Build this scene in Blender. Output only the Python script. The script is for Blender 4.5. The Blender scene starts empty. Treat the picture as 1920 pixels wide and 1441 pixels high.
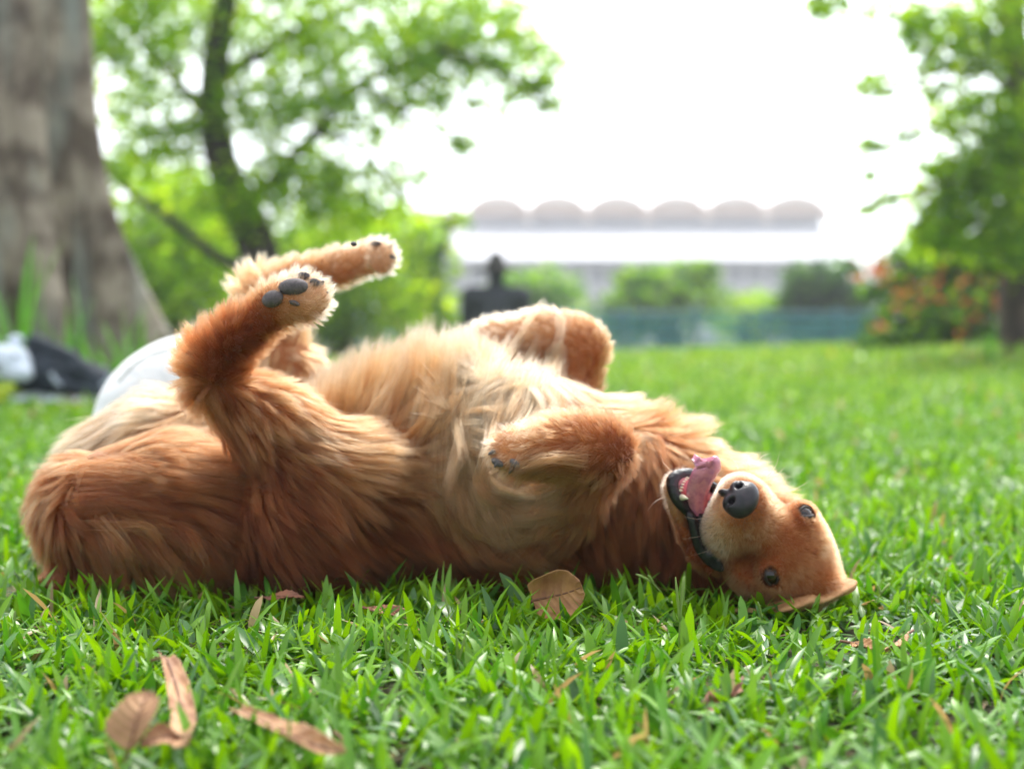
import bpy, math, random
import numpy as np
from mathutils import Vector, kdtree
rng = np.random.default_rng(7)
random.seed(7)
R = math.radians
scene = bpy.context.scene

# ------------------------------------------------------------------ camera
F = 2667.0                       # focal length in pixels of the 1920 wide photograph
CAMZ = 0.36
PITCH = math.atan((720.5 - 600) / F)
cd = bpy.data.cameras.new('camera'); cam = bpy.data.objects.new('camera', cd)
scene.collection.objects.link(cam); scene.camera = cam
cam.location = (0, 0, CAMZ); cam.rotation_euler = (R(90) - PITCH, 0, 0)
cd.sensor_width = 36; cd.lens = 36 * F / 1920; cd.clip_end = 2000; cd.clip_start = 0.05
cd.dof.use_dof = True; cd.dof.focus_distance = 1.56; cd.dof.aperture_fstop = 2.7
cd.dof.aperture_blades = 0
# ------------------------------------------------------------------ sky, sun, exposure
SUN_EL, SUN_AZ = R(58), R(12)   # azimuth measured from +Y towards +X: the sun stands behind the dog
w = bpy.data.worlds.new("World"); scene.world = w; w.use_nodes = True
nt = w.node_tree; nt.nodes.clear()
def wn(t, **k):
    n = nt.nodes.new(t)
    for a, b in k.items(): setattr(n, a, b)
    return n
sky = wn('ShaderNodeTexSky', sky_type='NISHITA', sun_disc=False, sun_elevation=SUN_EL, sun_rotation=SUN_AZ,
         air_density=1.0, dust_density=3.0, ozone_density=1.0)
tc = wn('ShaderNodeTexCoord'); mp = wn('ShaderNodeMapping'); mp.inputs['Scale'].default_value = (1, 1, 2.2)
no = wn('ShaderNodeTexNoise'); no.inputs['Scale'].default_value = 2.2; no.inputs['Detail'].default_value = 5
rp = wn('ShaderNodeValToRGB'); rp.color_ramp.elements[0].position = .30; rp.color_ramp.elements[1].position = .52
rp.color_ramp.elements[0].color = (.45, .45, .45, 1)
mx = wn('ShaderNodeMix', data_type='RGBA'); mx.inputs[7].default_value = (13.5, 14.1, 15.0, 1)
bg = wn('ShaderNodeBackground'); bg.inputs[1].default_value = 0.10; wo = wn('ShaderNodeOutputWorld')
L = nt.links.new
L(tc.outputs['Generated'], mp.inputs[0]); L(mp.outputs[0], no.inputs[0]); L(no.outputs[0], rp.inputs[0])
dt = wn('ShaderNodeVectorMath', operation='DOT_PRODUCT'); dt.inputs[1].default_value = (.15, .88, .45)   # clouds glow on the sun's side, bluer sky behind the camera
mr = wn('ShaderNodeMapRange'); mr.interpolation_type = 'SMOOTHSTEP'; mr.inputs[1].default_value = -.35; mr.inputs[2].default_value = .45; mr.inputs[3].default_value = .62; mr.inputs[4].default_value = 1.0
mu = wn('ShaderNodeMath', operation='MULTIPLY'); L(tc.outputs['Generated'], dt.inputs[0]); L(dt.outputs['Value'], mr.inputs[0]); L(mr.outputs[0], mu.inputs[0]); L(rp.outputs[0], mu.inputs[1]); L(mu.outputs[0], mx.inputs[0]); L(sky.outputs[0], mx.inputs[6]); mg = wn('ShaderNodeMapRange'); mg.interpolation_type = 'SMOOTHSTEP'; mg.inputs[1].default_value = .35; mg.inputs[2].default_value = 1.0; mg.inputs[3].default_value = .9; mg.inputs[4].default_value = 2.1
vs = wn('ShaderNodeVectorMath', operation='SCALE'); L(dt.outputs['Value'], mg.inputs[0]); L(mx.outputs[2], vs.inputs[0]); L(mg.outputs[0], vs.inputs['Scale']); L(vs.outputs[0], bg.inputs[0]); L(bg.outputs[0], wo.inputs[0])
sd = bpy.data.lights.new('sun', 'SUN'); sun = bpy.data.objects.new('sun', sd); scene.collection.objects.link(sun)
sd.energy = 3.0; sd.angle = R(12); sd.color = (1, .95, .86)
sdir = Vector((math.cos(SUN_EL) * math.sin(SUN_AZ), math.cos(SUN_EL) * math.cos(SUN_AZ), math.sin(SUN_EL)))
sun.rotation_euler = (-sdir).to_track_quat('-Z', 'Y').to_euler()
scene.view_settings.view_transform = 'Standard'; scene.view_settings.look = 'None'
scene.view_settings.exposure = 0.58; scene.view_settings.gamma = 1
scene.render.engine = 'CYCLES'
cy = scene.cycles
cy.use_denoising = True; cy.max_bounces = 8; cy.diffuse_bounces = 3; cy.glossy_bounces = 3
cy.transmission_bounces = 6; cy.transparent_max_bounces = 8; cy.sample_clamp_indirect = 6
cy.caustics_reflective = False; cy.caustics_refractive = False
try:
    scene.cycles_curves.shape = 'RIBBONS'; scene.cycles_curves.subdivisions = 2
except Exception: pass

# ------------------------------------------------------------------ projection helpers
FW = np.array([0, math.cos(PITCH), -math.sin(PITCH)]); UP = np.array([0, math.sin(PITCH), math.cos(PITCH)])
CAM = np.array([0, 0, CAMZ])
def P(px, py, Y):
    d = np.array([(px - 960) / F, 0, 0]) + UP * ((720.5 - py) / F) + FW
    return CAM + d * (Y / d[1])
def proj(p):
    q = p - CAM; z = q @ FW
    return 960 + F * q[..., 0] / z, 720.5 - F * (q @ UP) / z
def smooth(a, b, x):
    t = np.clip((x - a) / (b - a), 0, 1); return t * t * (3 - 2 * t)
def gz(x, y):
    x = np.asarray(x, float); y = np.asarray(y, float)
    h = -0.012 + smooth(5, 13, y) * (-0.03 + 0.030 * np.clip(x, -3, 4))
    h = h + 0.20 * np.exp(-(((x + 2.6) / 1.1) ** 2 + ((y - 7.5) / 1.0) ** 2))
    h = h + 0.10 * np.exp(-(((x - 3.6) / .8) ** 2 + ((y - 10.4) / .9) ** 2))
    h = h + 0.012 * np.sin(x * 2.1 + 1) * np.sin(y * 1.7) * smooth(2.5, 4, y)
    h = h - smooth(14.5, 24, y) * 1.5
    return h

# ------------------------------------------------------------------ object helpers
col = scene.collection
def tag(o, label=None, cat=None, group=None, kind=None):
    if label: o['label'] = label
    if cat: o['category'] = cat
    if group: o['group'] = group
    if kind: o['kind'] = kind
    return o
def empty(name, loc, **k):
    o = bpy.data.objects.new(name, None); col.objects.link(o); o.location = [float(c) for c in loc]; o.empty_display_size = .05
    tag(o, **k); o['_loc'] = 0; del o['_loc']
    return o
def link(name, me, mat=None, parent=None, smooth_=True):
    o = bpy.data.objects.new(name, me); col.objects.link(o)
    if mat: me.materials.append(mat)
    if smooth_ and hasattr(me, 'polygons') and len(me.polygons):
        me.polygons.foreach_set('use_smooth', np.ones(len(me.polygons), bool))
    if parent:
        o.parent = parent
        o.location = [-c for c in parent.location] if parent.parent is None else (0, 0, 0)
    return o
def mesh_np(name, V, Fq, mat=None, parent=None, smooth_=True, attr=None):
    """V (n,3), Fq (m,k) faces of one size (or list of such arrays), attr {name: (n,4)}"""
    Fs = Fq if isinstance(Fq, list) else [Fq]
    Fs = [f for f in Fs if len(f)]
    me = bpy.data.meshes.new(name)
    me.vertices.add(len(V)); me.vertices.foreach_set('co', np.asarray(V, np.float32).ravel())
    loops = np.concatenate([f.ravel() for f in Fs]).astype(np.int32)
    tot = np.concatenate([np.full(len(f), f.shape[1], np.int32) for f in Fs])
    st = np.concatenate([[0], np.cumsum(tot)[:-1]]).astype(np.int32)
    me.loops.add(len(loops)); me.loops.foreach_set('vertex_index', loops)
    me.polygons.add(len(tot)); me.polygons.foreach_set('loop_start', st); me.polygons.foreach_set('loop_total', tot)
    me.update(calc_edges=True)
    if attr:
        for k, a in attr.items():
            at = me.color_attributes.new(k, 'FLOAT_COLOR', 'POINT')
            at.data.foreach_set('color', np.asarray(a, np.float32).ravel())
    return link(name, me, mat, parent, smooth_)
class MB:
    def __init__(s): s.v = []; s.f = []; s.n = 0
    def add(s, V, Fc):
        V = np.asarray(V, float); s.v.append(V)
        for f in Fc: s.f.append(tuple(int(i) + s.n for i in f))
        s.n += len(V); return s
    def box(s, c, size, rot=None, bevel=0):
        hx, hy, hz = [q / 2 for q in size]
        V = np.array([(x, y, z) for x in (-hx, hx) for y in (-hy, hy) for z in (-hz, hz)])
        if rot is not None: V = V @ np.asarray(rot).T
        return s.add(V + np.asarray(c), [(0, 1, 3, 2), (4, 6, 7, 5), (0, 4, 5, 1), (2, 3, 7, 6), (0, 2, 6, 4), (1, 5, 7, 3)])
    def tube(s, pts, rad, n=10, cap=True):
        pts = np.asarray(pts, float); m = len(pts); rad = np.broadcast_to(rad, (m,))
        T = np.gradient(pts, axis=0); T /= np.linalg.norm(T, axis=1)[:, None] + 1e-12
        ref = np.array([0, 0, 1.]) if abs(T[0][2]) < .9 else np.array([1., 0, 0])
        A = np.cross(T[0], ref); A /= np.linalg.norm(A); V = []
        for i in range(m):
            A = A - T[i] * (A @ T[i]); A /= np.linalg.norm(A) + 1e-12; B = np.cross(T[i], A)
            for k in range(n):
                a = 2 * math.pi * k / n; V.append(pts[i] + rad[i] * (math.cos(a) * A + math.sin(a) * B))
        Fc = [(i * n + k, i * n + (k + 1) % n, (i + 1) * n + (k + 1) % n, (i + 1) * n + k) for i in range(m - 1) for k in range(n)]
        if cap: Fc += [tuple(range(n))[::-1], tuple((m - 1) * n + k for k in range(n))]
        return s.add(V, Fc)
    def build(s, name, mat=None, parent=None, smooth_=True):
        me = bpy.data.meshes.new(name); me.from_pydata([tuple(map(float, v)) for v in np.concatenate(s.v)], [], s.f); me.update()
        return link(name, me, mat, parent, smooth_)
def spline(pts, n):
    """Catmull-Rom through pts (any dims) -> n samples"""
    p = np.asarray(pts, float); m = len(p)
    q = np.vstack([2 * p[0] - p[1], p, 2 * p[-1] - p[-2]]); out = []
    for t in np.linspace(0, m - 1 - 1e-9, n):
        i = int(t); u = t - i; a, b, c, d = q[i], q[i + 1], q[i + 2], q[i + 3]
        out.append(.5 * ((2 * b) + (-a + c) * u + (2 * a - 5 * b + 4 * c - d) * u * u + (-a + 3 * b - 3 * c + d) * u ** 3))
    return np.array(out)

# ------------------------------------------------------------------ material helpers
def mat(name, color=(.5, .5, .5), rough=.6, attr=None, noise=None, bump=None, spec=.5, trans=0, coat=0, metal=0, trans_col=None, sss=0, objc=False):
    """noise = (scale, color2, contrast_lo, contrast_hi, detail); bump = (scale, strength, distance, stretch)"""
    m = bpy.data.materials.new(name); m.use_nodes = True; t = m.node_tree; N = t.nodes; N.clear(); Lk = t.links.new
    out = N.new('ShaderNodeOutputMaterial'); b = N.new('ShaderNodeBsdfPrincipled')
    b.inputs['Roughness'].default_value = rough; b.inputs['Specular IOR Level'].default_value = spec
    b.inputs['Coat Weight'].default_value = coat; b.inputs['Metallic'].default_value = metal
    csock = None
    geo = N.new('ShaderNodeTexCoord')
    if attr:
        a = N.new('ShaderNodeAttribute'); a.attribute_name = attr; csock = a.outputs['Color']
    if noise:
        n = N.new('ShaderNodeTexNoise'); n.inputs['Scale'].default_value = noise[0]; n.inputs['Detail'].default_value = noise[4] if len(noise) > 4 else 4
        Lk(geo.outputs['Object'], n.inputs['Vector'])
        mr = N.new('ShaderNodeMapRange'); mr.inputs[1].default_value = noise[2]; mr.inputs[2].default_value = noise[3]; Lk(n.outputs[0], mr.inputs[0])
        mx = N.new('ShaderNodeMix'); mx.data_type = 'RGBA'; Lk(mr.outputs[0], mx.inputs[0])
        if csock: Lk(csock, mx.inputs[6])
        else: mx.inputs[6].default_value = (*color, 1)
        mx.inputs[7].default_value = (*noise[1], 1); csock = mx.outputs[2]
    if csock: Lk(csock, b.inputs['Base Color'])
    else: b.inputs['Base Color'].default_value = (*color, 1)
    if bump:
        mpn = N.new('ShaderNodeMapping'); Lk(geo.outputs['Object'], mpn.inputs[0]); mpn.inputs['Scale'].default_value = bump[3] if len(bump) > 3 else (1, 1, 1)
        n2 = N.new('ShaderNodeTexNoise'); n2.inputs['Scale'].default_value = bump[0]; n2.inputs['Detail'].default_value = 6; Lk(mpn.outputs[0], n2.inputs['Vector'])
        bp = N.new('ShaderNodeBump'); bp.inputs['Strength'].default_value = bump[1]; bp.inputs['Distance'].default_value = bump[2]
        Lk(n2.outputs[0], bp.inputs['Height']); Lk(bp.outputs[0], b.inputs['Normal'])
    if sss:
        b.inputs['Subsurface Weight'].default_value = sss; b.inputs['Subsurface Radius'].default_value = (.01, .004, .002)
    sh = b.outputs[0]
    if trans:
        tr = N.new('ShaderNodeBsdfTranslucent'); ms = N.new('ShaderNodeMixShader'); ms.inputs[0].default_value = trans
        hs = N.new('ShaderNodeHueSaturation'); hs.inputs['Value'].default_value = 1.5; hs.inputs['Saturation'].default_value = 1.1; hs.inputs['Hue'].default_value = .485
        if trans_col: hs.inputs['Color'].default_value = (*trans_col, 1)
        elif csock: Lk(csock, hs.inputs['Color'])
        else: hs.inputs['Color'].default_value = (*color, 1)
        Lk(hs.outputs[0], tr.inputs[0]); Lk(sh, ms.inputs[1]); Lk(tr.outputs[0], ms.inputs[2]); sh = ms.outputs[0]
    Lk(sh, out.inputs[0]); return m

# ------------------------------------------------------------------ signed distance modelling
class Field:
    def __init__(s, lo, hi, h):
        s.lo = np.array(lo, float); s.h = h; s.n = np.ceil((np.array(hi) - s.lo) / h).astype(int) + 1
        s.g = {}; s.hi = s.lo + (s.n - 1) * h
        s.ax = [s.lo[i] + np.arange(s.n[i]) * h for i in range(3)]
        s.far = 0.08
    def grp(s, name):
        if name not in s.g: s.g[name] = np.full(s.n, s.far, np.float32)
        return s.g[name]
    def local(s, lo, hi):
        i0 = np.clip(np.floor((np.asarray(lo) - s.lo) / s.h).astype(int), 0, s.n - 1)
        i1 = np.clip(np.ceil((np.asarray(hi) - s.lo) / s.h).astype(int) + 1, 1, s.n)
        sl = tuple(slice(a, b) for a, b in zip(i0, i1))
        X, Y, Z = np.meshgrid(*[s.ax[i][sl[i]] for i in range(3)], indexing='ij')
        return sl, np.stack([X, Y, Z], -1).astype(np.float32)
    def cone(s, name, a, b, ra, rb, k=.02, sub=False):
        a = np.asarray(a, float); b = np.asarray(b, float); m = max(ra, rb) + .06
        sl, p = s.local(np.minimum(a, b) - m, np.maximum(a, b) + m)
        ba = (b - a).astype(np.float32); t = np.clip(((p - a) @ ba) / (ba @ ba + 1e-9), 0, 1)
        d = np.linalg.norm(p - a - t[..., None] * ba, axis=-1) - (ra + (rb - ra) * t)
        s._mix(name, sl, d, k, sub)
    def ell(s, name, c, rad, axes=None, k=.02, sub=False):
        c = np.asarray(c, float); rad = np.asarray(rad, float); m = rad.max() + .06
        sl, p = s.local(c - m, c + m); q = p - c
        if axes is not None: q = q @ np.asarray(axes, float).T
        k0 = np.linalg.norm(q / rad, axis=-1); k1 = np.linalg.norm(q / rad ** 2, axis=-1) + 1e-9
        s._mix(name, sl, (k0 * (k0 - 1) / k1).astype(np.float32), k, sub)
    def _mix(s, name, sl, d, k, sub):
        G = s.grp(name); g = G[sl]
        if sub:
            d = -d; h = np.clip(.5 - .5 * (g - d) / k, 0, 1); G[sl] = g * (1 - h) + d * h + k * h * (1 - h)
        else:
            h = np.clip(.5 + .5 * (g - d) / k, 0, 1); G[sl] = g * (1 - h) + d * h - k * h * (1 - h)
    def merge(s, k=.012):
        o = None
        for nme, g in s.g.items():
            if o is None: o = g.copy(); continue
            h = np.clip(.5 + .5 * (o - g) / k, 0, 1); o = o * (1 - h) + g * h - k * h * (1 - h)
        s.f = o; return o
    def sample(s, p, f=None):
        f = s.f if f is None else f
        q = (p - s.lo) / s.h; q = np.clip(q, 0, s.n - 1.001); i = q.astype(int); u = q - i
        o = 0
        for dx in (0, 1):
            for dy in (0, 1):
                for dz in (0, 1):
                    wgt = (u[:, 0] if dx else 1 - u[:, 0]) * (u[:, 1] if dy else 1 - u[:, 1]) * (u[:, 2] if dz else 1 - u[:, 2])
                    o = o + wgt * f[i[:, 0] + dx, i[:, 1] + dy, i[:, 2] + dz]
        return o
    def grad(s, p, e=None):
        e = e or s.h; g = np.stack([s.sample(p + d) - s.sample(p - d) for d in np.eye(3) * e], -1)
        return g / (np.linalg.norm(g, axis=1)[:, None] + 1e-9)
def surface_nets(fld):
    f = fld.f; n = np.array(f.shape); ins = f < 0
    c = sum(ins[a:n[0] - 1 + a, b:n[1] - 1 + b, d:n[2] - 1 + d].astype(np.int8) for a in (0, 1) for b in (0, 1) for d in (0, 1))
    act = (c > 0) & (c < 8); idx = np.full(act.shape, -1, np.int64); cells = np.argwhere(act); idx[act] = np.arange(len(cells))
    S = np.zeros((len(cells), 3)); C = np.zeros(len(cells)); cor = [(a, b, d) for a in (0, 1) for b in (0, 1) for d in (0, 1)]
    val = {q: f[cells[:, 0] + q[0], cells[:, 1] + q[1], cells[:, 2] + q[2]] for q in cor}
    for q in cor:
        for ax in range(3):
            if q[ax] == 0:
                r = list(q); r[ax] = 1; r = tuple(r); a, b = val[q], val[r]; m = (a < 0) != (b < 0)
                t = a[m] / (a[m] - b[m]); pt = np.array(q, float)[None].repeat(m.sum(), 0); pt[:, ax] += t
                S[m] += pt; C[m] += 1
    V = fld.lo + (cells + S / C[:, None]) * fld.h
    Q = []
    for ax in range(3):
        a1, a2 = (ax + 1) % 3, (ax + 2) % 3
        sl0 = [slice(None)] * 3; sl1 = [slice(None)] * 3; sl0[ax] = slice(0, -1); sl1[ax] = slice(1, None)
        A, B = ins[tuple(sl0)], ins[tuple(sl1)]; e = np.argwhere(A != B)
        e = e[(e[:, a1] > 0) & (e[:, a2] > 0) & (e[:, a1] < n[a1] - 1) & (e[:, a2] < n[a2] - 1)]
        flip = A[e[:, 0], e[:, 1], e[:, 2]]
        def at(d1, d2):
            c_ = e.copy(); c_[:, a1] -= d1; c_[:, a2] -= d2; return idx[c_[:, 0], c_[:, 1], c_[:, 2]]
        q = np.stack([at(0, 0), at(1, 0), at(1, 1), at(0, 1)], -1); q[~flip] = q[~flip][:, ::-1]
        Q.append(q)
    Q = np.concatenate(Q); Q = Q[(Q >= 0).all(1)]
    return V, Q

# ------------------------------------------------------------------ the dog
mm = .001
HF = np.array([-.42, -.70, .58]); HF /= np.linalg.norm(HF)       # muzzle direction
HU = np.array([.78, -.62, -.18]); HU -= HF * (HU @ HF); HU /= np.linalg.norm(HU)   # towards the top of the skull
HS = np.cross(HF, HU)                                            # across the face, towards the upper eye
HO = P(1470, 1020, 1.72)
def H(a, b, c=0): return HO + (HF * a + HU * b + HS * c) * mm
HAX = np.array([HF, HS, HU])

fld = Field((-.74, 1.50, -.02), (.52, 2.36, .53), .004)
def chain(g, pts, k=.025):
    for a, b in zip(pts[:-1], pts[1:]):
        fld.cone(g, P(*a[:3]), P(*b[:3]), a[3] * mm, b[3] * mm, k)
# torso, rump
chain('T', [(330, 965, 1.99, 108), (560, 980, 1.97, 104), (690, 940, 1.96, 124), (790, 918, 1.95, 140), (950, 908, 1.94, 148), (1110, 945, 1.95, 124), (1230, 980, 1.93, 96), (1335, 1008, 1.88, 74), (1440, 1060, 1.80, 52)], .05)
fld.ell('T', P(1240, 930, 1.92), (.085, .085, .078), k=.05)
chain('R', [(188, 962, 1.87, 80), (310, 955, 1.84, 80), (415, 965, 1.855, 72)], .05)
chain('B', [(210, 900, 2.03, 68), (300, 862, 2.06, 82), (420, 860, 2.08, 80)], .04)
chain('R', [(190, 1040, 1.88, 40), (150, 1085, 1.84, 18), (90, 1105, 1.83, 12)], .03)
# near hind leg
chain('N', [(420, 1020, 1.88, 74), (570, 975, 1.84, 84), (625, 900, 1.82, 66), (500, 790, 1.80, 42), (400, 712, 1.78, 28), (400, 672, 1.76, 27), (455, 622, 1.73, 22), (505, 588, 1.71, 22)], .03)
fld.ell('N', P(542, 564, 1.70), (.036, .026, .026), k=.02)
for q in ((560, 528, 1.715, 13), (590, 540, 1.71, 13), (598, 560, 1.70, 13), (580, 580, 1.70, 13)):
    fld.ell('N', P(*q[:3]), (q[3] * mm,) * 3, k=.012)
# far hind leg
chain('X', [(380, 930, 2.08, 92), (560, 800, 2.10, 66), (548, 705, 2.12, 38), (508, 595, 2.14, 33), (498, 548, 2.14, 25), (560, 520, 2.12, 19), (640, 500, 2.10, 18), (690, 488, 2.09, 21)], .03)
for q in ((715, 470, 2.07, 14), (722, 482, 2.06, 15), (716, 496, 2.06, 13), (700, 470, 2.10, 14)):
    fld.ell('X', P(*q[:3]), (q[3] * mm,) * 3, k=.014)
# near foreleg
chain('E', [(985, 1000, 1.84, 54), (1068, 930, 1.78, 36), (1122, 846, 1.720, 36), (1060, 832, 1.705, 28), (975, 845, 1.700, 25)], .03)
for q in ((948, 826, 1.70, 12.5), (936, 842, 1.688, 13), (943, 861, 1.682, 13), (968, 870, 1.684, 12.5)):
    fld.ell('E', P(*q[:3]), (q[3] * mm,) * 3, k=.007)
# far foreleg
chain('W', [(990, 850, 2.02, 60), (1052, 745, 2.04, 42), (1082, 652, 2.06, 36), (1020, 640, 2.06, 36), (925, 640, 2.05, 30)], .03)
for q in ((908, 618, 2.06, 15), (896, 634, 2.04, 15), (902, 652, 2.03, 14), (920, 660, 2.03, 13)):
    fld.ell('W', P(*q[:3]), (q[3] * mm,) * 3, k=.007)
# head
fld.ell('H', H(-48, -8), (.074, .055, .052), HAX, k=.03)
fld.ell('H', H(-96, -16), (.034, .040, .034), HAX, k=.03)
fld.ell('H', P(1522, 1092, 1.735), (.034, .030, .020), k=.02)
fld.ell('H', H(-14, 6, 22), (.034, .026, .022), HAX, k=.025)     # brows
fld.ell('H', H(-14, 6, -22), (.034, .026, .022), HAX, k=.025)
fld.ell('H', H(-24, -34, 34), (.040, .030, .034), HAX, k=.03)    # cheeks
fld.ell('H', H(-24, -34, -34), (.040, .030, .034), HAX, k=.03)
fld.cone('H', H(5, -24), H(72, -31, 1), .041, .0295, k=.022)         # bridge of the muzzle
for s in (1, -1):
    fld.ell('H', H(58, -46, 20 * s), (.037, .020, .026), HAX, k=.014)    # flews
    fld.ell('H', H(22, -61, 30 * s), (.050, .019, .031), np.array([HF * .95 + HU * .30, HS, HU * .95 - HF * .30]), k=.018)
fld.ell('H', H(80, -44), (.015, .021, .018), HAX, k=.014)
for s in (1, -1): fld.ell('H', H(24, -20, 52 * s), (.020, .016, .018), HAX, k=.018, sub=True)
for s in (1, -1): fld.ell('H', H(2, 13, 38 * s), (.018, .015, .006), HAX, k=.012)
EYES = [(1, (-1, -3, 25)), (-1, (3, -1, -41))]; RE = .0120; EYEC = []
def unit(v): return v / np.linalg.norm(v)
for s, (ea, eb, ec) in EYES:
    nrm_ = unit(HF * .60 + HS * .46 * s + HU * .62); base = H(ea, eb, ec)
    tt = np.linspace(-.02, .08, 201); dd = fld.sample(base + tt[:, None] * nrm_, fld.g['H']); sp = base + nrm_ * tt[np.argmax(dd > 0)]
    c = sp - nrm_ * (RE - .0042); eA_ = unit(HS * s * .35 - HF * .9 - nrm_ * ((HS * s * .35 - HF * .9) @ nrm_)); eB_ = np.cross(nrm_, eA_); EYEC.append((s, c, nrm_, eA_, eB_))
for s, c, nrm_, eA_, eB_ in EYEC:
    fld.ell('H', c - nrm_ * .001, (RE + .0045, RE + .004, RE + .0030), np.array([eA_, eB_, nrm_]), k=.010)
    fld.ell('H', c + nrm_ * RE, (.0128, .0074, .0085), np.array([eA_, eB_, nrm_]), k=.003, sub=True)
fld.cone('J', H(-40, -62), H(60, -106), .036, .019, k=.02)       # lower jaw
for _a, _b in (((1272, 960, 1.738, 8), (1287, 1006, 1.738, 6.5)), ((1287, 1006, 1.738, 6.5), (1303, 1040, 1.736, 6)), ((1303, 1040, 1.736, 6), (1332, 1068, 1.732, 6))): fld.cone('J', P(*_a[:3]), P(*_b[:3]), _a[3] * mm, _b[3] * mm, .010)
fld.ell('J', H(74, -118), (.026, .024, .017), np.array([HF * .9 - HU * .42, HS, HU * .9 + HF * .42]), k=.02)
fld.ell('J', H(52, -90), (.064, .017, .018), np.array([HF * .93 - HU * .36, HS, HU * .93 + HF * .36]), k=.01, sub=True)  # trough inside it
fld.merge(.016)
V, Q = surface_nets(fld)
dog = empty('dog', (0.0, 1.9, 0.0), label='golden retriever rolling on its back on the grass with open mouth and raised paws', cat='dog')
GR = list(fld.g.keys())
def group_of(p):
    d = np.stack([fld.sample(p, fld.g[k]) for k in GR], -1); return d.argmin(1)

COL = np.array([[.080, .016, .005], [.190, .046, .013], [.345, .114, .040], [.52, .235, .104], [.66, .415, .25]])
def ramp(t):
    t = np.clip(t, 0, 1) * (len(COL) - 1); i = np.minimum(t.astype(int), len(COL) - 2); u = (t - i)[:, None]
    return COL[i] * (1 - u) + COL[i + 1] * u
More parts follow.
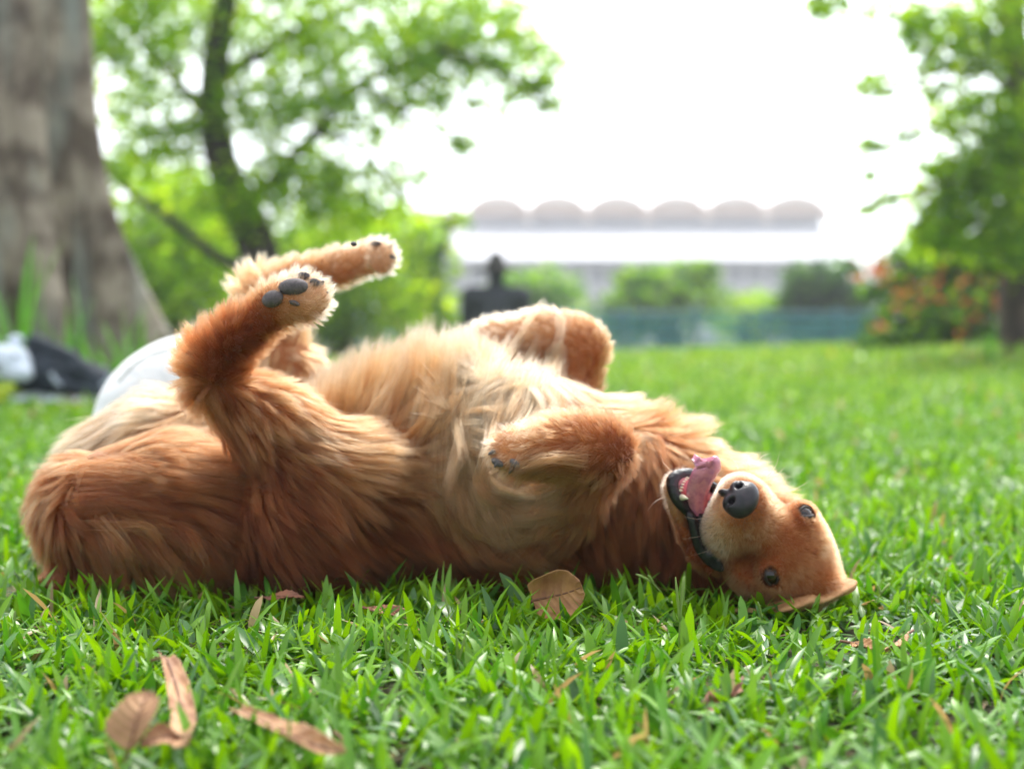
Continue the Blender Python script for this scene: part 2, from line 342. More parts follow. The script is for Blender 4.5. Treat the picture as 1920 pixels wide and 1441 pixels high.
# combing guides: px, py, dx, dy, length mm, lift, paleness
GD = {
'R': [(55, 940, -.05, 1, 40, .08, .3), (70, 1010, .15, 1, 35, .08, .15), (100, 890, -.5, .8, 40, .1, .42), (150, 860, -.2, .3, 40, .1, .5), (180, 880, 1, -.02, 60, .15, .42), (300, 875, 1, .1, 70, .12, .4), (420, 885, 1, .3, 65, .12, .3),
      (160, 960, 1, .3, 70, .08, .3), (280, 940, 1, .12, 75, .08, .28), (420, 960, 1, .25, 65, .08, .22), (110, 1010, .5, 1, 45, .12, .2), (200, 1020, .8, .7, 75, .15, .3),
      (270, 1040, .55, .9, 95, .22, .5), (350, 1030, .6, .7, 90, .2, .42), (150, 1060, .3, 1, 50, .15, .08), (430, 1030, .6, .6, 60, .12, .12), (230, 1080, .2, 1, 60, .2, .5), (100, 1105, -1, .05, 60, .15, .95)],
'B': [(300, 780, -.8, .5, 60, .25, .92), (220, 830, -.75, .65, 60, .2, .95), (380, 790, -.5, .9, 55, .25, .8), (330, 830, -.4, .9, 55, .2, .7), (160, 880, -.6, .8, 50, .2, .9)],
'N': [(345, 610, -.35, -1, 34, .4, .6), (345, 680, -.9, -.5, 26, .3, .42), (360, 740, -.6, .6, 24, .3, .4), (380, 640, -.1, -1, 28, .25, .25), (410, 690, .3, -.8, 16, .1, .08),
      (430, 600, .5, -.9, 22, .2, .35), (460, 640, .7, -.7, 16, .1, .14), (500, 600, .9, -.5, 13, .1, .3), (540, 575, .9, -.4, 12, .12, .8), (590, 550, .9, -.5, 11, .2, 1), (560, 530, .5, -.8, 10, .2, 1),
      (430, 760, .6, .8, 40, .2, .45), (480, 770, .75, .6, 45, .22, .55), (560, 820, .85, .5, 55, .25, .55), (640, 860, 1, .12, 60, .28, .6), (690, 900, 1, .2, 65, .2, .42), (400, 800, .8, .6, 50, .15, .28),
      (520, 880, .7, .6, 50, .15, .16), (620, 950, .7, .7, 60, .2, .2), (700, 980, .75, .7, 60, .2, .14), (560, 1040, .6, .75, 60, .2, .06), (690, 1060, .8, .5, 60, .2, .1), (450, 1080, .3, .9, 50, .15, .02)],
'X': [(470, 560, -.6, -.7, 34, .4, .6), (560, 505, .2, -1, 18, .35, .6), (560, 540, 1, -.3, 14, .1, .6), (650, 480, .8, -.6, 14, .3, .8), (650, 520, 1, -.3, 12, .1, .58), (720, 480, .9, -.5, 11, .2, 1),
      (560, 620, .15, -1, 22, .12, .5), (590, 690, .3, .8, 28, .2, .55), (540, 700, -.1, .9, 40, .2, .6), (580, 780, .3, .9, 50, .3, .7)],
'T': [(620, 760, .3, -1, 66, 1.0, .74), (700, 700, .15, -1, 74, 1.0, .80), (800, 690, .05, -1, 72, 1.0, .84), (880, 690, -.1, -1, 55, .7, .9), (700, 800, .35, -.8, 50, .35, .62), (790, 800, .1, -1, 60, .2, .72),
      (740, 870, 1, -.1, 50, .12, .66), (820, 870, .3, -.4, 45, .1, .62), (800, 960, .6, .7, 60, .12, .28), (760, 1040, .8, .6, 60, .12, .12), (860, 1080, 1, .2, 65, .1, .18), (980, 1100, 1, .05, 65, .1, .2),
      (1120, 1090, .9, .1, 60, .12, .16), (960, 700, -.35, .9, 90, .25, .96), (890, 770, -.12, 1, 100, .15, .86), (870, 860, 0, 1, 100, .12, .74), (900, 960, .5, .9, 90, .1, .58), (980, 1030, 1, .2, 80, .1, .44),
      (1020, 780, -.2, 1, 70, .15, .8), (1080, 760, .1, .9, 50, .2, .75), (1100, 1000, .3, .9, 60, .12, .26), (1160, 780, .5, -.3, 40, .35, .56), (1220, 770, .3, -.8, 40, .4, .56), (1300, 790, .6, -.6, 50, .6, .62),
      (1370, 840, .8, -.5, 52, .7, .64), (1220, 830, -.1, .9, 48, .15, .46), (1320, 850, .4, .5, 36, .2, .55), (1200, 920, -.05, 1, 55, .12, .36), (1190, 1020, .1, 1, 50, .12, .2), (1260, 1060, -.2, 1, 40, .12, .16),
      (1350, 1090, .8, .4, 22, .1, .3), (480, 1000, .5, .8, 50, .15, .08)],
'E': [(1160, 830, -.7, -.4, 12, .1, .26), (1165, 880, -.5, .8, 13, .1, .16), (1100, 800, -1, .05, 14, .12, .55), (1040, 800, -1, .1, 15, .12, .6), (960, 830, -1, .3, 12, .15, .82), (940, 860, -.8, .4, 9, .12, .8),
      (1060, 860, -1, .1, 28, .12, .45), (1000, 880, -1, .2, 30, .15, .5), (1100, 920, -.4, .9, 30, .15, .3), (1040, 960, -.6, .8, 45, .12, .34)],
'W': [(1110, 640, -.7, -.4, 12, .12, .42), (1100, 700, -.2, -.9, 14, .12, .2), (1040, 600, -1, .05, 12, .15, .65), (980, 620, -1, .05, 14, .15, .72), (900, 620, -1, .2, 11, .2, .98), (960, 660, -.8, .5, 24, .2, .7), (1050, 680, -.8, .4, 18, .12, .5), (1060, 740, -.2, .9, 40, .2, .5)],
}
for _g, _a in (('W', .22), ('X', .16), ('E', .08), ('B', -.08), ('N', .06)): GD[_g] = [q[:6] + (min(1.05, q[6] + _a),) for q in GD[_g]]  # far legs catch the light: that brightness is put into their paleness
GD['H'] = GD['J'] = None
def comb(p, g, nrm):
    """p (n,3), g group index -> direction (n,3), length, lift, pale"""
    n = len(p); D = np.zeros((n, 3)); Ln = np.zeros(n); Lf = np.zeros(n); Pa = np.zeros(n)
    px, py = proj(p)
    for gi, name in enumerate(GR):
        m = g == gi
        if not m.any(): continue
        if GD[name] is None:
            q = (p[m] - HO) / mm; a, b, c = q @ HF, q @ HU, q @ HS
            if name == 'H':
                d = -HF[None] * 1.0 + HU[None] * np.where(b > -20, .0, -.5)[:, None] + HS[None] * (c / 60)[:, None]
                eye = np.minimum(np.linalg.norm(p[m] - EYEC[0][1], axis=1), np.linalg.norm(p[m] - EYEC[1][1], axis=1)) / mm - 2
                ln = 5.5 + 6 * smooth(-30, -90, a)
                ln = ln - 2.2 * smooth(40, 70, a) - 2.4 * (1 - smooth(12, 24, eye)); ln = np.maximum(ln, 2.0)
                pale = .54 + .36 * smooth(20, 62, a) * smooth(-22, -48, b) + .12 * smooth(25, 70, a) - .06 * np.exp(-(c / 10) ** 2)
                pale = pale - .25 * np.exp(-(eye / 17) ** 2) + .2 * np.exp(-((a + 12) ** 2 + (np.abs(c) - 30) ** 2 + (b - 14) ** 2) / 300)
                pale = pale - .22 * np.exp(-((a - 26) ** 2 / 260 + (np.abs(c) - 30) ** 2 / 200 + (b + 30) ** 2 / 300))  # furrow between muzzle and cheek: its shade is put into the coat colour
            else:
                d = -HF[None] * 1.0 - HU[None] * .4 + HS[None] * (c / 50)[:, None]; ln = 4 + 14 * smooth(40, -30, a); pale = .35 + .6 * smooth(35, 80, a)
            D[m] = d; Ln[m] = ln * mm; Lf[m] = .02; Pa[m] = pale; continue
        G = np.array(GD[name], float)
        w_ = 1 / (((px[m][:, None] - G[:, 0]) ** 2 + (py[m][:, None] - G[:, 1]) ** 2) + 350) ** 1.6
        w_ /= w_.sum(1)[:, None]
        gd = G[:, 2:4] / np.linalg.norm(G[:, 2:4], axis=1)[:, None]
        v = w_ @ gd; D[m, 0] = v[:, 0]; D[m, 2] = -v[:, 1]
        Ln[m] = w_ @ G[:, 4] * mm; Lf[m] = w_ @ G[:, 5]; Pa[m] = w_ @ G[:, 6]
    return D, Ln, Lf, Pa
def wob(p, s, k):   # cheap smooth vector noise
    a = np.array([[1.3, 2.1, -1.7], [-2.2, 1.1, 1.9], [1.6, -1.8, 2.3]]) * s
    q = p @ a.T; return np.stack([np.sin(q[:, 0] + k) * np.cos(q[:, 1] * 1.3 + 2 * k), np.sin(q[:, 1] + 3 * k) * np.cos(q[:, 2] * 1.1), np.sin(q[:, 2] + 5 * k) * np.cos(q[:, 0] * .9 + k)], -1)
vp = ramp(comb(V, group_of(V), None)[3] * .8)
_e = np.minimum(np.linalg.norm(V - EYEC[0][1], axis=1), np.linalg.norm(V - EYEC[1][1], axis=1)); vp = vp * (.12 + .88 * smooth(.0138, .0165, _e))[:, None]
skin = mat('dog_skin', rough=.8, attr='tint', spec=.2)
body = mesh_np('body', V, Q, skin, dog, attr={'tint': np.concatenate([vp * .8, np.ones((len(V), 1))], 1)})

def sample_surface(n, wfun=None):
    T = np.concatenate([Q[:, [0, 1, 2]], Q[:, [0, 2, 3]]]); a, b, c = V[T[:, 0]], V[T[:, 1]], V[T[:, 2]]
    ar = np.linalg.norm(np.cross(b - a, c - a), axis=1); cen = (a + b + c) / 3
    ar = ar * (cen[:, 2] > .012)
    nr = np.cross(b - a, c - a); nr /= np.linalg.norm(nr, axis=1)[:, None] + 1e-12
    ar = ar * np.where(nr[:, 1] > .45, .35, 1.0)
    if wfun is not None: ar = ar * wfun(cen)
    i = rng.choice(len(T), n, p=ar / ar.sum()); r1 = np.sqrt(rng.random(n)); r2 = rng.random(n)
    return a[i] * (1 - r1)[:, None] + b[i] * (r1 * (1 - r2))[:, None] + c[i] * (r1 * r2)[:, None]
K = 9
def grow(root, glen=None):
    n = len(root); g = group_of(root); nr = fld.grad(root, .006)
    D, Ln, Lf, Pa = comb(root, g, nr)
    Ln = Ln * (1 + .18 * wob(root, 25, 1.0)[:, 0]); 
    if glen is not None: Ln = Ln * glen
    step = Ln / (K - 1); pts = np.zeros((n, K, 3)); pts[:, 0] = root - nr * .001
    Dn = D / (np.linalg.norm(D, axis=1)[:, None] + 1e-9)
    tan = Dn - nr * (Dn * nr).sum(1)[:, None] * .8; tan /= np.linalg.norm(tan, axis=1)[:, None] + 1e-9
    tan = tan + .30 * wob(root, 17, 2.0) * rng.uniform(.4, 1.4, (n, 1)) * np.where(Ln > .02, 1, .4)[:, None]
    v = tan + nr * (Lf * 1.6 + .12)[:, None]; v /= np.linalg.norm(v, axis=1)[:, None]
    for k in range(1, K):
        t = k / (K - 1); p = pts[:, k - 1]
        lng = smooth(.015, .06, Ln)[:, None]
        v = v + lng * (.10 * wob(p, 22, 4.0) + np.array([0, 0, -.05]) * t)
        if k > 1:
            D2 = comb(p, g, nr)[0]; D2 /= np.linalg.norm(D2, axis=1)[:, None] + 1e-9
            v = v + .16 * D2 * lng
        v /= np.linalg.norm(v, axis=1)[:, None]
        q = p + v * step[:, None]
        for _ in range(2):
            d = fld.sample(q); gr = fld.grad(q); cl = .0012 + .0035 * min(1, t * 2) * lng[:, 0]
            pen = np.clip(cl - d, 0, .02); q = q + gr * pen[:, None]
        q[:, 2] = np.maximum(q[:, 2], .004)
        v = q - p; v /= np.linalg.norm(v, axis=1)[:, None] + 1e-9
        pts[:, k] = q
    return pts, Ln, Pa, g
def headw(c): return np.where(((c - (HO + (-HF * 20 - HU * 30) * mm)) ** 2).sum(1) < .125 ** 2, 3.2, 1.0)
def kd(p):
    t = kdtree.KDTree(len(p))
    for i, q in enumerate(p): t.insert(q, i)
    t.balance(); return t
QUAL = 1.0
NC, NH = 10500, int(330000 * QUAL)
croot = sample_surface(NC, headw); cpts, cL, cP, cg = grow(croot)
tree_ = kd(croot)
hroot = sample_surface(NH, headw); hg = group_of(hroot)
near = np.array([[q[1] for q in tree_.find_n(p, 3)] for p in hroot])
pick = near[:, 0].copy(); r_ = rng.random(NH); pick = np.where(r_ > .86, near[:, 1], pick)
for j in range(3):
    bad = cg[pick] != hg; pick = np.where(bad, near[:, j], pick)
ok = cg[pick] == hg; hroot, hg, pick = hroot[ok], hg[ok], pick[ok]; NH = len(hroot)
t = np.linspace(0, 1, K)
lr = rng.uniform(.62, 1.12, NH); shp = cpts[pick] - cpts[pick][:, :1]
off = hroot - croot[pick]
ishead = np.isin(hg, [GR.index('H'), GR.index('J')])
cstr = np.where(ishead, .15, rng.uniform(.55, 1.0, NH)) * np.where(cL[pick] > .03, 1, .6)
cf = cstr[:, None] * t[None] ** 1.4
H3 = hroot[:, None] + shp * lr[:, None, None] - off[:, None] * cf[..., None]
fr = rng.normal(0, 1, (NH, 3))[:, None] * (t[None, :, None] ** 1.5) * (cL[pick] * .04)[:, None, None]
stray = (rng.random(NH) > .94)[:, None, None]
H3 = H3 + fr * np.where(stray, 3.0, 1.0)
nrm = fld.grad(hroot, .006)
for k in range(1, K):
    d = fld.sample(H3[:, k]); pen = np.clip(.0010 - d, 0, .01); H3[:, k] += fld.grad(H3[:, k]) * pen[:, None]
H3[:, :, 2] = np.maximum(H3[:, :, 2], .003)
cbr = rng.uniform(.50, 1.22, len(croot))[pick]; pal = comb(hroot, hg, None)[3] * np.where(ishead, 1, .9) + rng.normal(0, .05, NH) + .09 * rng.normal(0, 1, len(croot))[pick]
# keep short hair off the eyes and the nose leather
q_ = (hroot - HO) / mm; a_, b_, c_ = q_ @ HF, q_ @ HU, q_ @ HS
bare = ishead & ((np.minimum(np.linalg.norm(hroot - EYEC[0][1], axis=1), np.linalg.norm(hroot - EYEC[1][1], axis=1)) < .0146) | ((a_ > 80) & (((b_ + 29) / 21) ** 2 + ((c_ - 1) / 24) ** 2 < 1)))
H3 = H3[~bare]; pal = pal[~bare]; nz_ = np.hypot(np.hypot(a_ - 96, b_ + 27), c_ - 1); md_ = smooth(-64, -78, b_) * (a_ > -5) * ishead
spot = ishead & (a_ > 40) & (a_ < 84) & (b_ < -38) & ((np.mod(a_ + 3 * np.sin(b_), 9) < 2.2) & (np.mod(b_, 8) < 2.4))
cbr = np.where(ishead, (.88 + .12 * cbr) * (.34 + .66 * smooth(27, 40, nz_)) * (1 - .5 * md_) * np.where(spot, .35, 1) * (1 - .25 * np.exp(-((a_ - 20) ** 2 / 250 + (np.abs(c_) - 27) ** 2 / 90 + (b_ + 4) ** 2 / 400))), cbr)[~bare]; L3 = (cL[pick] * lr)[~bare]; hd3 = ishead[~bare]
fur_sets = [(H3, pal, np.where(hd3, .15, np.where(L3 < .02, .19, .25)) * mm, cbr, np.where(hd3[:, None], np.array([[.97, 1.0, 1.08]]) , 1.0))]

# long locks drawn strand group by strand group: [(px,py) ...], Y, spread mm, paleness, hairs
LOCKS = []
def locks(path, n, hairs, pale, spread=5, jit=12, dY=-.004, root=.0):
    for _ in range(n):
        o = rng.normal(0, jit, 2); w1 = rng.normal(0, 5, (len(path), 2)); LOCKS.append(([(x + o[0] * (1 + .3 * i) + w1[i, 0], y + o[1] + w1[i, 1]) for i, (x, y) in enumerate(path)], int(hairs * .55), min(pale, .84) + rng.normal(0, .08), spread * .8, dY * rng.uniform(.3, 2)))
def surfY(px, py, y0=1.60, y1=2.3):
    """first hit of the pixel ray with the body"""
    ys = np.arange(y0, y1, .003); pts = np.array([P(px, py, y) for y in ys]); d = fld.sample(pts); i = np.argmax(d < .0)
    return ys[i] if d[i] < 0 else None
locks([(905, 660), (880, 730), (868, 810), (872, 900), (905, 975), (965, 1020)], 26, 90, .9, 6, 16)
locks([(960, 680), (920, 740), (895, 800), (880, 870), (890, 940)], 20, 80, .95, 6, 18)
locks([(1000, 700), (985, 750), (960, 790), (945, 815)], 12, 60, .92, 5, 18)
locks([(860, 760), (845, 840), (850, 920), (880, 990), (945, 1040), (1010, 1040)], 24, 80, .66, 6, 14)
locks([(850, 880), (860, 960), (900, 1030), (960, 1065), (1030, 1050)], 8, 70, .4, 6, 12)
locks([(1012, 640), (1000, 665), (975, 700), (955, 740)], 7, 60, .85, 5, 22, -.01)
locks([(1048, 645), (1042, 675), (1020, 715), (1000, 760)], 5, 50, .8, 5, 14, -.01)
locks([(1085, 868), (1030, 862), (985, 874), (940, 890)], 5, 50, .52, 5, 10, -.012)
locks([(905, 880), (915, 930), (950, 960), (1010, 955), (1070, 925)], 20, 110, .74, 5, 14, -.012)
locks([(925, 890), (940, 925), (985, 940), (1050, 915)], 14, 100, .66, 5, 10, -.014)
locks([(880, 900), (890, 960), (930, 1000), (990, 995), (1050, 960)], 20, 110, .66, 5, 14, -.012)
locks([(200, 1010), (235, 1050), (255, 1095), (262, 1135)], 12, 60, .52, 6, 22, -.01)
locks([(290, 1000), (330, 1040), (348, 1090), (345, 1125)], 12, 60, .50, 6, 22, -.01)
locks([(240, 985), (290, 1010), (330, 1055), (345, 1100)], 10, 60, .38, 6, 22, -.01)
locks([(150, 890), (230, 885), (330, 905), (430, 945)], 14, 80, .38, 6, 18, -.006)
locks([(160, 940), (260, 935), (360, 960), (450, 985)], 14, 80, .26, 6, 20, -.006)
locks([(640, 990), (690, 1040), (730, 1090), (745, 1125)], 10, 60, .16, 6, 24, -.008)
locks([(700, 880), (770, 880), (830, 900)], 10, 50, .5, 6, 22, -.006)
lk_p, lk_c, lk_r, lk_b = [], [], [], []
for path, hairs, pale, spread, dY in LOCKS:
    s2 = spline(path, K); ctr = []
    yy = [surfY(x, y) for x, y in s2]; good = [v for v in yy if v]
    if not good: continue
    last = good[0]; Ys = []
    for v in yy: last = v if v else last; Ys.append(last)
    Ys = np.array(Ys); Ys = np.convolve(np.pad(Ys, 2, mode='edge'), np.ones(5) / 5, 'valid')
    Ys = np.minimum(Ys, np.array([v if v else 9 for v in yy]) - .006) + dY * np.sin(np.linspace(.2, math.pi, K))
    ctr = np.array([P(x, y, Y) for (x, y), Y in zip(s2, Ys)])
    o = rng.normal(0, 1, (hairs, 1, 3)) * spread * mm * np.array([1, .35, 1]); tp = (.35 + .9 * (1 - t) ** 1.0 * 1.0)[None, :, None]
    end = rng.uniform(.75, 1.05, hairs)
    hh = np.stack([np.stack([np.interp(t * e, t, ctr[:, i]) for i in range(3)], -1) for e in end])
    hh = hh + o * tp + rng.normal(0, 1, (hairs, 1, 3)) * .004 * (t ** 2)[None, :, None]
    lk_p.append(hh); lk_c.append(np.full(hairs, pale) + rng.normal(0, .06, hairs)); lk_r.append(np.full(hairs, .25 * mm)); lk_b.append(np.full(hairs, rng.uniform(.65, 1.15)))
fur_sets.append((np.concatenate(lk_p), np.concatenate(lk_c), np.concatenate(lk_r), np.concatenate(lk_b)))
# ---- hair material
hm = bpy.data.materials.new('golden_hair'); hm.use_nodes = True; t_ = hm.node_tree; t_.nodes.clear()
ho_ = t_.nodes.new('ShaderNodeOutputMaterial'); hb = t_.nodes.new('ShaderNodeBsdfHairPrincipled'); hb.model = 'CHIANG'; hb.parametrization = 'COLOR'
ha = t_.nodes.new('ShaderNodeAttribute'); ha.attribute_name = 'tint'
hb.inputs['Roughness'].default_value = .48; hb.inputs['Radial Roughness'].default_value = .5; hb.inputs['Coat'].default_value = 0; hb.inputs['IOR'].default_value = 1.33
t_.links.new(ha.outputs['Color'], hb.inputs['Color']); t_.links.new(hb.outputs[0], ho_.inputs[0])
def hair_object(name, sets, material, parent, rawcol=None):
    Pn = np.concatenate([s[0] for s in sets]); n, k = Pn.shape[:2]
    hc = bpy.data.hair_curves.new(name); hc.add_curves([k] * n)
    hc.attributes['position'].data.foreach_set('vector', Pn.astype(np.float32).ravel())
    ra = hc.attributes.get('radius') or hc.attributes.new('radius', 'FLOAT', 'POINT')
    rad = np.concatenate([s[2] for s in sets])[:, None] * (1 - np.linspace(0, 1, k) ** 2 * .85)[None]
    ra.data.foreach_set('value', rad.astype(np.float32).ravel())
    if rawcol is None:
        c = ramp(np.concatenate([s[1] for s in sets])); c = c * rng.uniform(.82, 1.12, (n, 1)) * np.concatenate([s[3] for s in sets])[:, None] * np.concatenate([s[4] if len(s) > 4 else np.ones((len(s[3]), 3)) for s in sets])
    else: c = rawcol
    ca = hc.attributes.new('tint', 'FLOAT_COLOR', 'CURVE'); ca.data.foreach_set('color', np.concatenate([c, np.ones((n, 1))], 1).astype(np.float32).ravel())
    o = bpy.data.objects.new(name, hc); col.objects.link(o); hc.materials.append(material)
    if parent: o.parent = parent; o.location = [-c_ for c_ in parent.location]
    return o
hair_object('fur', fur_sets, hm, dog)

# ---- face parts
nose_m = mat('nose_leather', (.018, .016, .02), rough=.30, noise=(90, (.035, .026, .032), .45, .7), bump=(700, .6, .0008), spec=.4)
nf = Field(H(100, -33) - .048, H(100, -33) + .048, .0011)
nf.ell('n', H(96, -25, 1), (.0155, .024, .0185), HAX, k=.006)
nf.ell('n', H(99, -35, 11), (.011, .0105, .010), HAX, k=.005); nf.ell('n', H(99, -35, -9), (.011, .0105, .010), HAX, k=.005)
nf.ell('n', H(99, -45, 1), (.008, .005, .012), HAX, k=.004)
for s in (1, -1):
    nf.ell('n', H(113, -31, 10.5 * s + 1), (.012, .0050, .0046), HAX, k=.003, sub=True)
    nf.cone('n', H(110, -33, 13 * s + 1), H(104, -38, 22 * s + 1), .0026, .0016, k=.002, sub=True)
nf.cone('n', H(113, -29, 1), H(108, -53, 1), .0012, .0012, k=.0015, sub=True)
nf.merge(); nV, nQ = surface_nets(nf); mesh_np('nose', nV, nQ, nose_m, dog)
eye_m = mat('eye_gloss', (.008, .005, .004), rough=.03, spec=.6)
iris_m = mat('eye_brown', (.034, .014, .007), rough=.05, spec=.6)
rim_m = mat('eyelid_dark', (.022, .014, .014), rough=.45)
def ellip(name, c, rad, ax, material, parent, n=24):
    u = np.linspace(0, 2 * math.pi, n, endpoint=False); v = np.linspace(0, math.pi, n // 2 + 1)
    VV = np.array([(math.sin(b) * math.cos(a), math.sin(b) * math.sin(a), math.cos(b)) for b in v for a in u]) * np.asarray(rad)
    VV = VV @ np.asarray(ax) + c; m = n // 2
    Fc = np.array([(i * n + k, (i + 1) * n + k, (i + 1) * n + (k + 1) % n, i * n + (k + 1) % n) for i in range(m) for k in range(n)])
    return mesh_np(name, VV, Fc, material, parent)
def unit(v): return v / np.linalg.norm(v)
def cap(name, c, r, axis, ang, material, parent, n=20, m=8):
    A = unit(np.cross(axis, HU)); B = np.cross(axis, A); VV = [c + axis * r]
    for i in range(1, m + 1):
        q = ang * i / m
        VV += [c + r * (axis * math.cos(q) + math.sin(q) * (A * math.cos(2 * math.pi * k / n) + B * math.sin(2 * math.pi * k / n))) for k in range(n)]
    mb = MB(); mb.add(VV, [(0, 1 + k, 1 + (k + 1) % n) for k in range(n)] + [(1 + i * n + k, 1 + (i + 1) * n + k, 1 + (i + 1) * n + (k + 1) % n, 1 + i * n + (k + 1) % n) for i in range(m - 1) for k in range(n)])
    return mb.build(name, material, parent)
for s, c, nrm_, A, B in EYEC:
    e = ellip('eye', c, (RE, RE, RE), np.eye(3), eye_m, dog)
    gaze = unit(unit(CAM - c) + nrm_ * .25)
    cap('iris', c, RE + .00025, gaze, .60, iris_m, e); cap('pupil', c, RE + .0005, gaze, .36, eye_m, e)
    a2 = np.linspace(0, 2 * math.pi, 49); rimp = []
    for q in a2:
        x = math.cos(q) * .0119; y = math.sin(q) * abs(math.sin(q)) ** .3 * .0068; rimp.append(c + A * x + B * y + nrm_ * math.sqrt(max((RE + .0006) ** 2 - x * x - y * y, (RE * .45) ** 2)))
    mb = MB(); mb.tube(np.array(rimp), .0015, 8, False); mb.build('eyelid', rim_m, dog)

# ---- mouth
gum_m = mat('black_lip', (.012, .010, .013), rough=.25, spec=.5, bump=(230, .7, .003))
mouth_m = mat('mouth_pink', (.45, .12, .13), rough=.35, noise=(160, (.12, .03, .05), .5, .65), bump=(200, .5, .002), coat=.4, sss=.2)
tongue_m = mat('tongue_pink', (.74, .27, .36), rough=.25, noise=(110, (.58, .18, .30), .4, .62), bump=(420, .55, .0016), coat=.5, sss=.3)
tooth_m = mat('tooth_ivory', (.80, .72, .54), rough=.25, coat=.4)

_jd = unit(HF * .895 - HU * .446); _jn = unit(HF * .446 + HU * .895)
def JP(t_, h, c=0): return H(-40, -62) + (_jd * t_ + _jn * h + HS * c) * mm
def blob(name, prims, h, material, parent, k=.004):
    pts = np.array([q for pr in prims for q in (pr[1], pr[2] if pr[0] == 'c' else pr[1])]); m = max(max(np.atleast_1d(pr[3]).max() if pr[0] == 'c' else np.max(pr[2]) for pr in prims) + 4 * h, .006)
    f = Field(pts.min(0) - m, pts.max(0) + m, h)
    for pr in prims:
        if pr[0] == 'c': f.cone('a', pr[1], pr[2], pr[3][0], pr[3][1], k)
        else: f.ell('a', pr[1], pr[2], pr[3] if len(pr) > 3 else None, k)
    f.merge(); a, b = surface_nets(f); return mesh_np(name, a, b, material, parent)
# lower lip: black glossy rim round the open jaw
rim = [(28, 17, -31), (70, 16, -25), (110, 14, -22), (136, 12, -17), (150, 9, 0), (136, 12, 17), (110, 14, 22), (70, 16, 25), (28, 17, 31)]
rs = spline([JP(*q) for q in rim], 40); rr = np.interp(np.linspace(0, 1, 40), [0, .3, .5, .7, 1], [.005, .006, .0068, .006, .005])
blob('lip', [('c', rs[i], rs[i + 1], (rr[i], rr[i + 1])) for i in range(39)], .0016, gum_m, dog)
blob('mouth_floor', [('c', JP(40, 6), JP(134, 8), (.022, .015)), ('c', JP(95, 8, 7), JP(128, 9, 5), (.009, .007))], .002, mouth_m, dog)
# upper lip lining towards the mouth corner
def onsurf(px, py, d_=.0):
    y = surfY(px, py); y = y if y else 1.73
    return P(px, py, y + d_)
us = spline([(1292, 962, 1.715, .003), (1299, 978, 1.716, .0042), (1304, 1002, 1.718, .0048), (1313, 1028, 1.722, .0050), (1329, 1050, 1.724, .0045), (1346, 1064, 1.722, .003)], 30)
blob('upper_lip', [('c', P(1318, 975, 1.726), P(1338, 1040, 1.727), (.010, .010)), ('c', P(1338, 1040, 1.722), P(1352, 1066, 1.72), (.009, .004))] + [('c', P(*us[i, :3]), P(*us[i + 1, :3]), (us[i, 3], us[i + 1, 3])) for i in range(29)], .0016, gum_m, dog)
def tooth(base, tip, r):
    q = spline([base, base * .5 + tip * .5 + unit(np.cross(tip - base, HS)) * (r * .35), tip], 8)
    mb = MB(); mb.tube(q, [r, r * .98, r * .92, r * .82, r * .68, r * .5, r * .3, r * .08], 10); mb.build('tooth', tooth_m, dog)
for k_ in range(6):
    c = -8.5 + 3.4 * k_; b_0 = 141 - abs(c) * .35
    tooth(JP(b_0, 12, c), JP(b_0 + 1.5, 24 - abs(c) * .1, c * 1.1), .0025)
for s in (1, -1):
    tooth(JP(131, 12, 13.5 * s), JP(136, 37, 18.5 * s), .0046)
    for k_ in range(3): tooth(JP(112 - 13 * k_, 9, 17 * s + s * k_), JP(112 - 13 * k_, 17 + k_, 17.5 * s + s * k_), .0036)
    tooth(H(60, -56, 15 * s), H(62, -72, 16 * s), .0034)
# tongue: swept, grooved ribbon, out over the lower teeth with a folded tip
tp_ = [P(1318, 990, 1.738), P(1311, 958, 1.722), P(1312, 920, 1.704), P(1324, 891, 1.690), P(1331, 872, 1.686), P(1317, 863, 1.682), P(1303, 870, 1.680)]
tw = [.006, .0095, .0155, .0175, .0145, .0115, .0065]
ts = spline(tp_, 36); tws = spline(np.array(tw)[:, None], 36)[:, 0]; Wv = unit(np.array([1, .12, .22])); n_ = 20; VV = []
for i in range(36):
    Tn = ts[min(i + 1, 35)] - ts[max(i - 1, 0)]; Tn = unit(Tn); W_ = unit(Wv - Tn * (Wv @ Tn) * .6 + (np.array([.0, 0, -.9]) * smooth(24, 34, i))); N_ = unit(np.cross(W_, Tn)); N_ = N_ if N_[1] < 0 else -N_
    for k_ in range(n_):
        a = 2 * math.pi * k_ / n_; x = math.cos(a); y = math.sin(a)
        VV.append(ts[i] + W_ * tws[i] * x + N_ * (.0038 * y - (.0042 * math.exp(-(x / .15) ** 2) if y > 0 else 0) - .0045 * x * x))
Fc = np.array([(i * n_ + k_, i * n_ + (k_ + 1) % n_, (i + 1) * n_ + (k_ + 1) % n_, (i + 1) * n_ + k_) for i in range(35) for k_ in range(n_)])
mesh_np('tongue', np.array(VV), [Fc, np.array([tuple(range(n_))]), np.array([tuple(35 * n_ + k_ for k_ in range(n_))[::-1]])], tongue_m, dog)
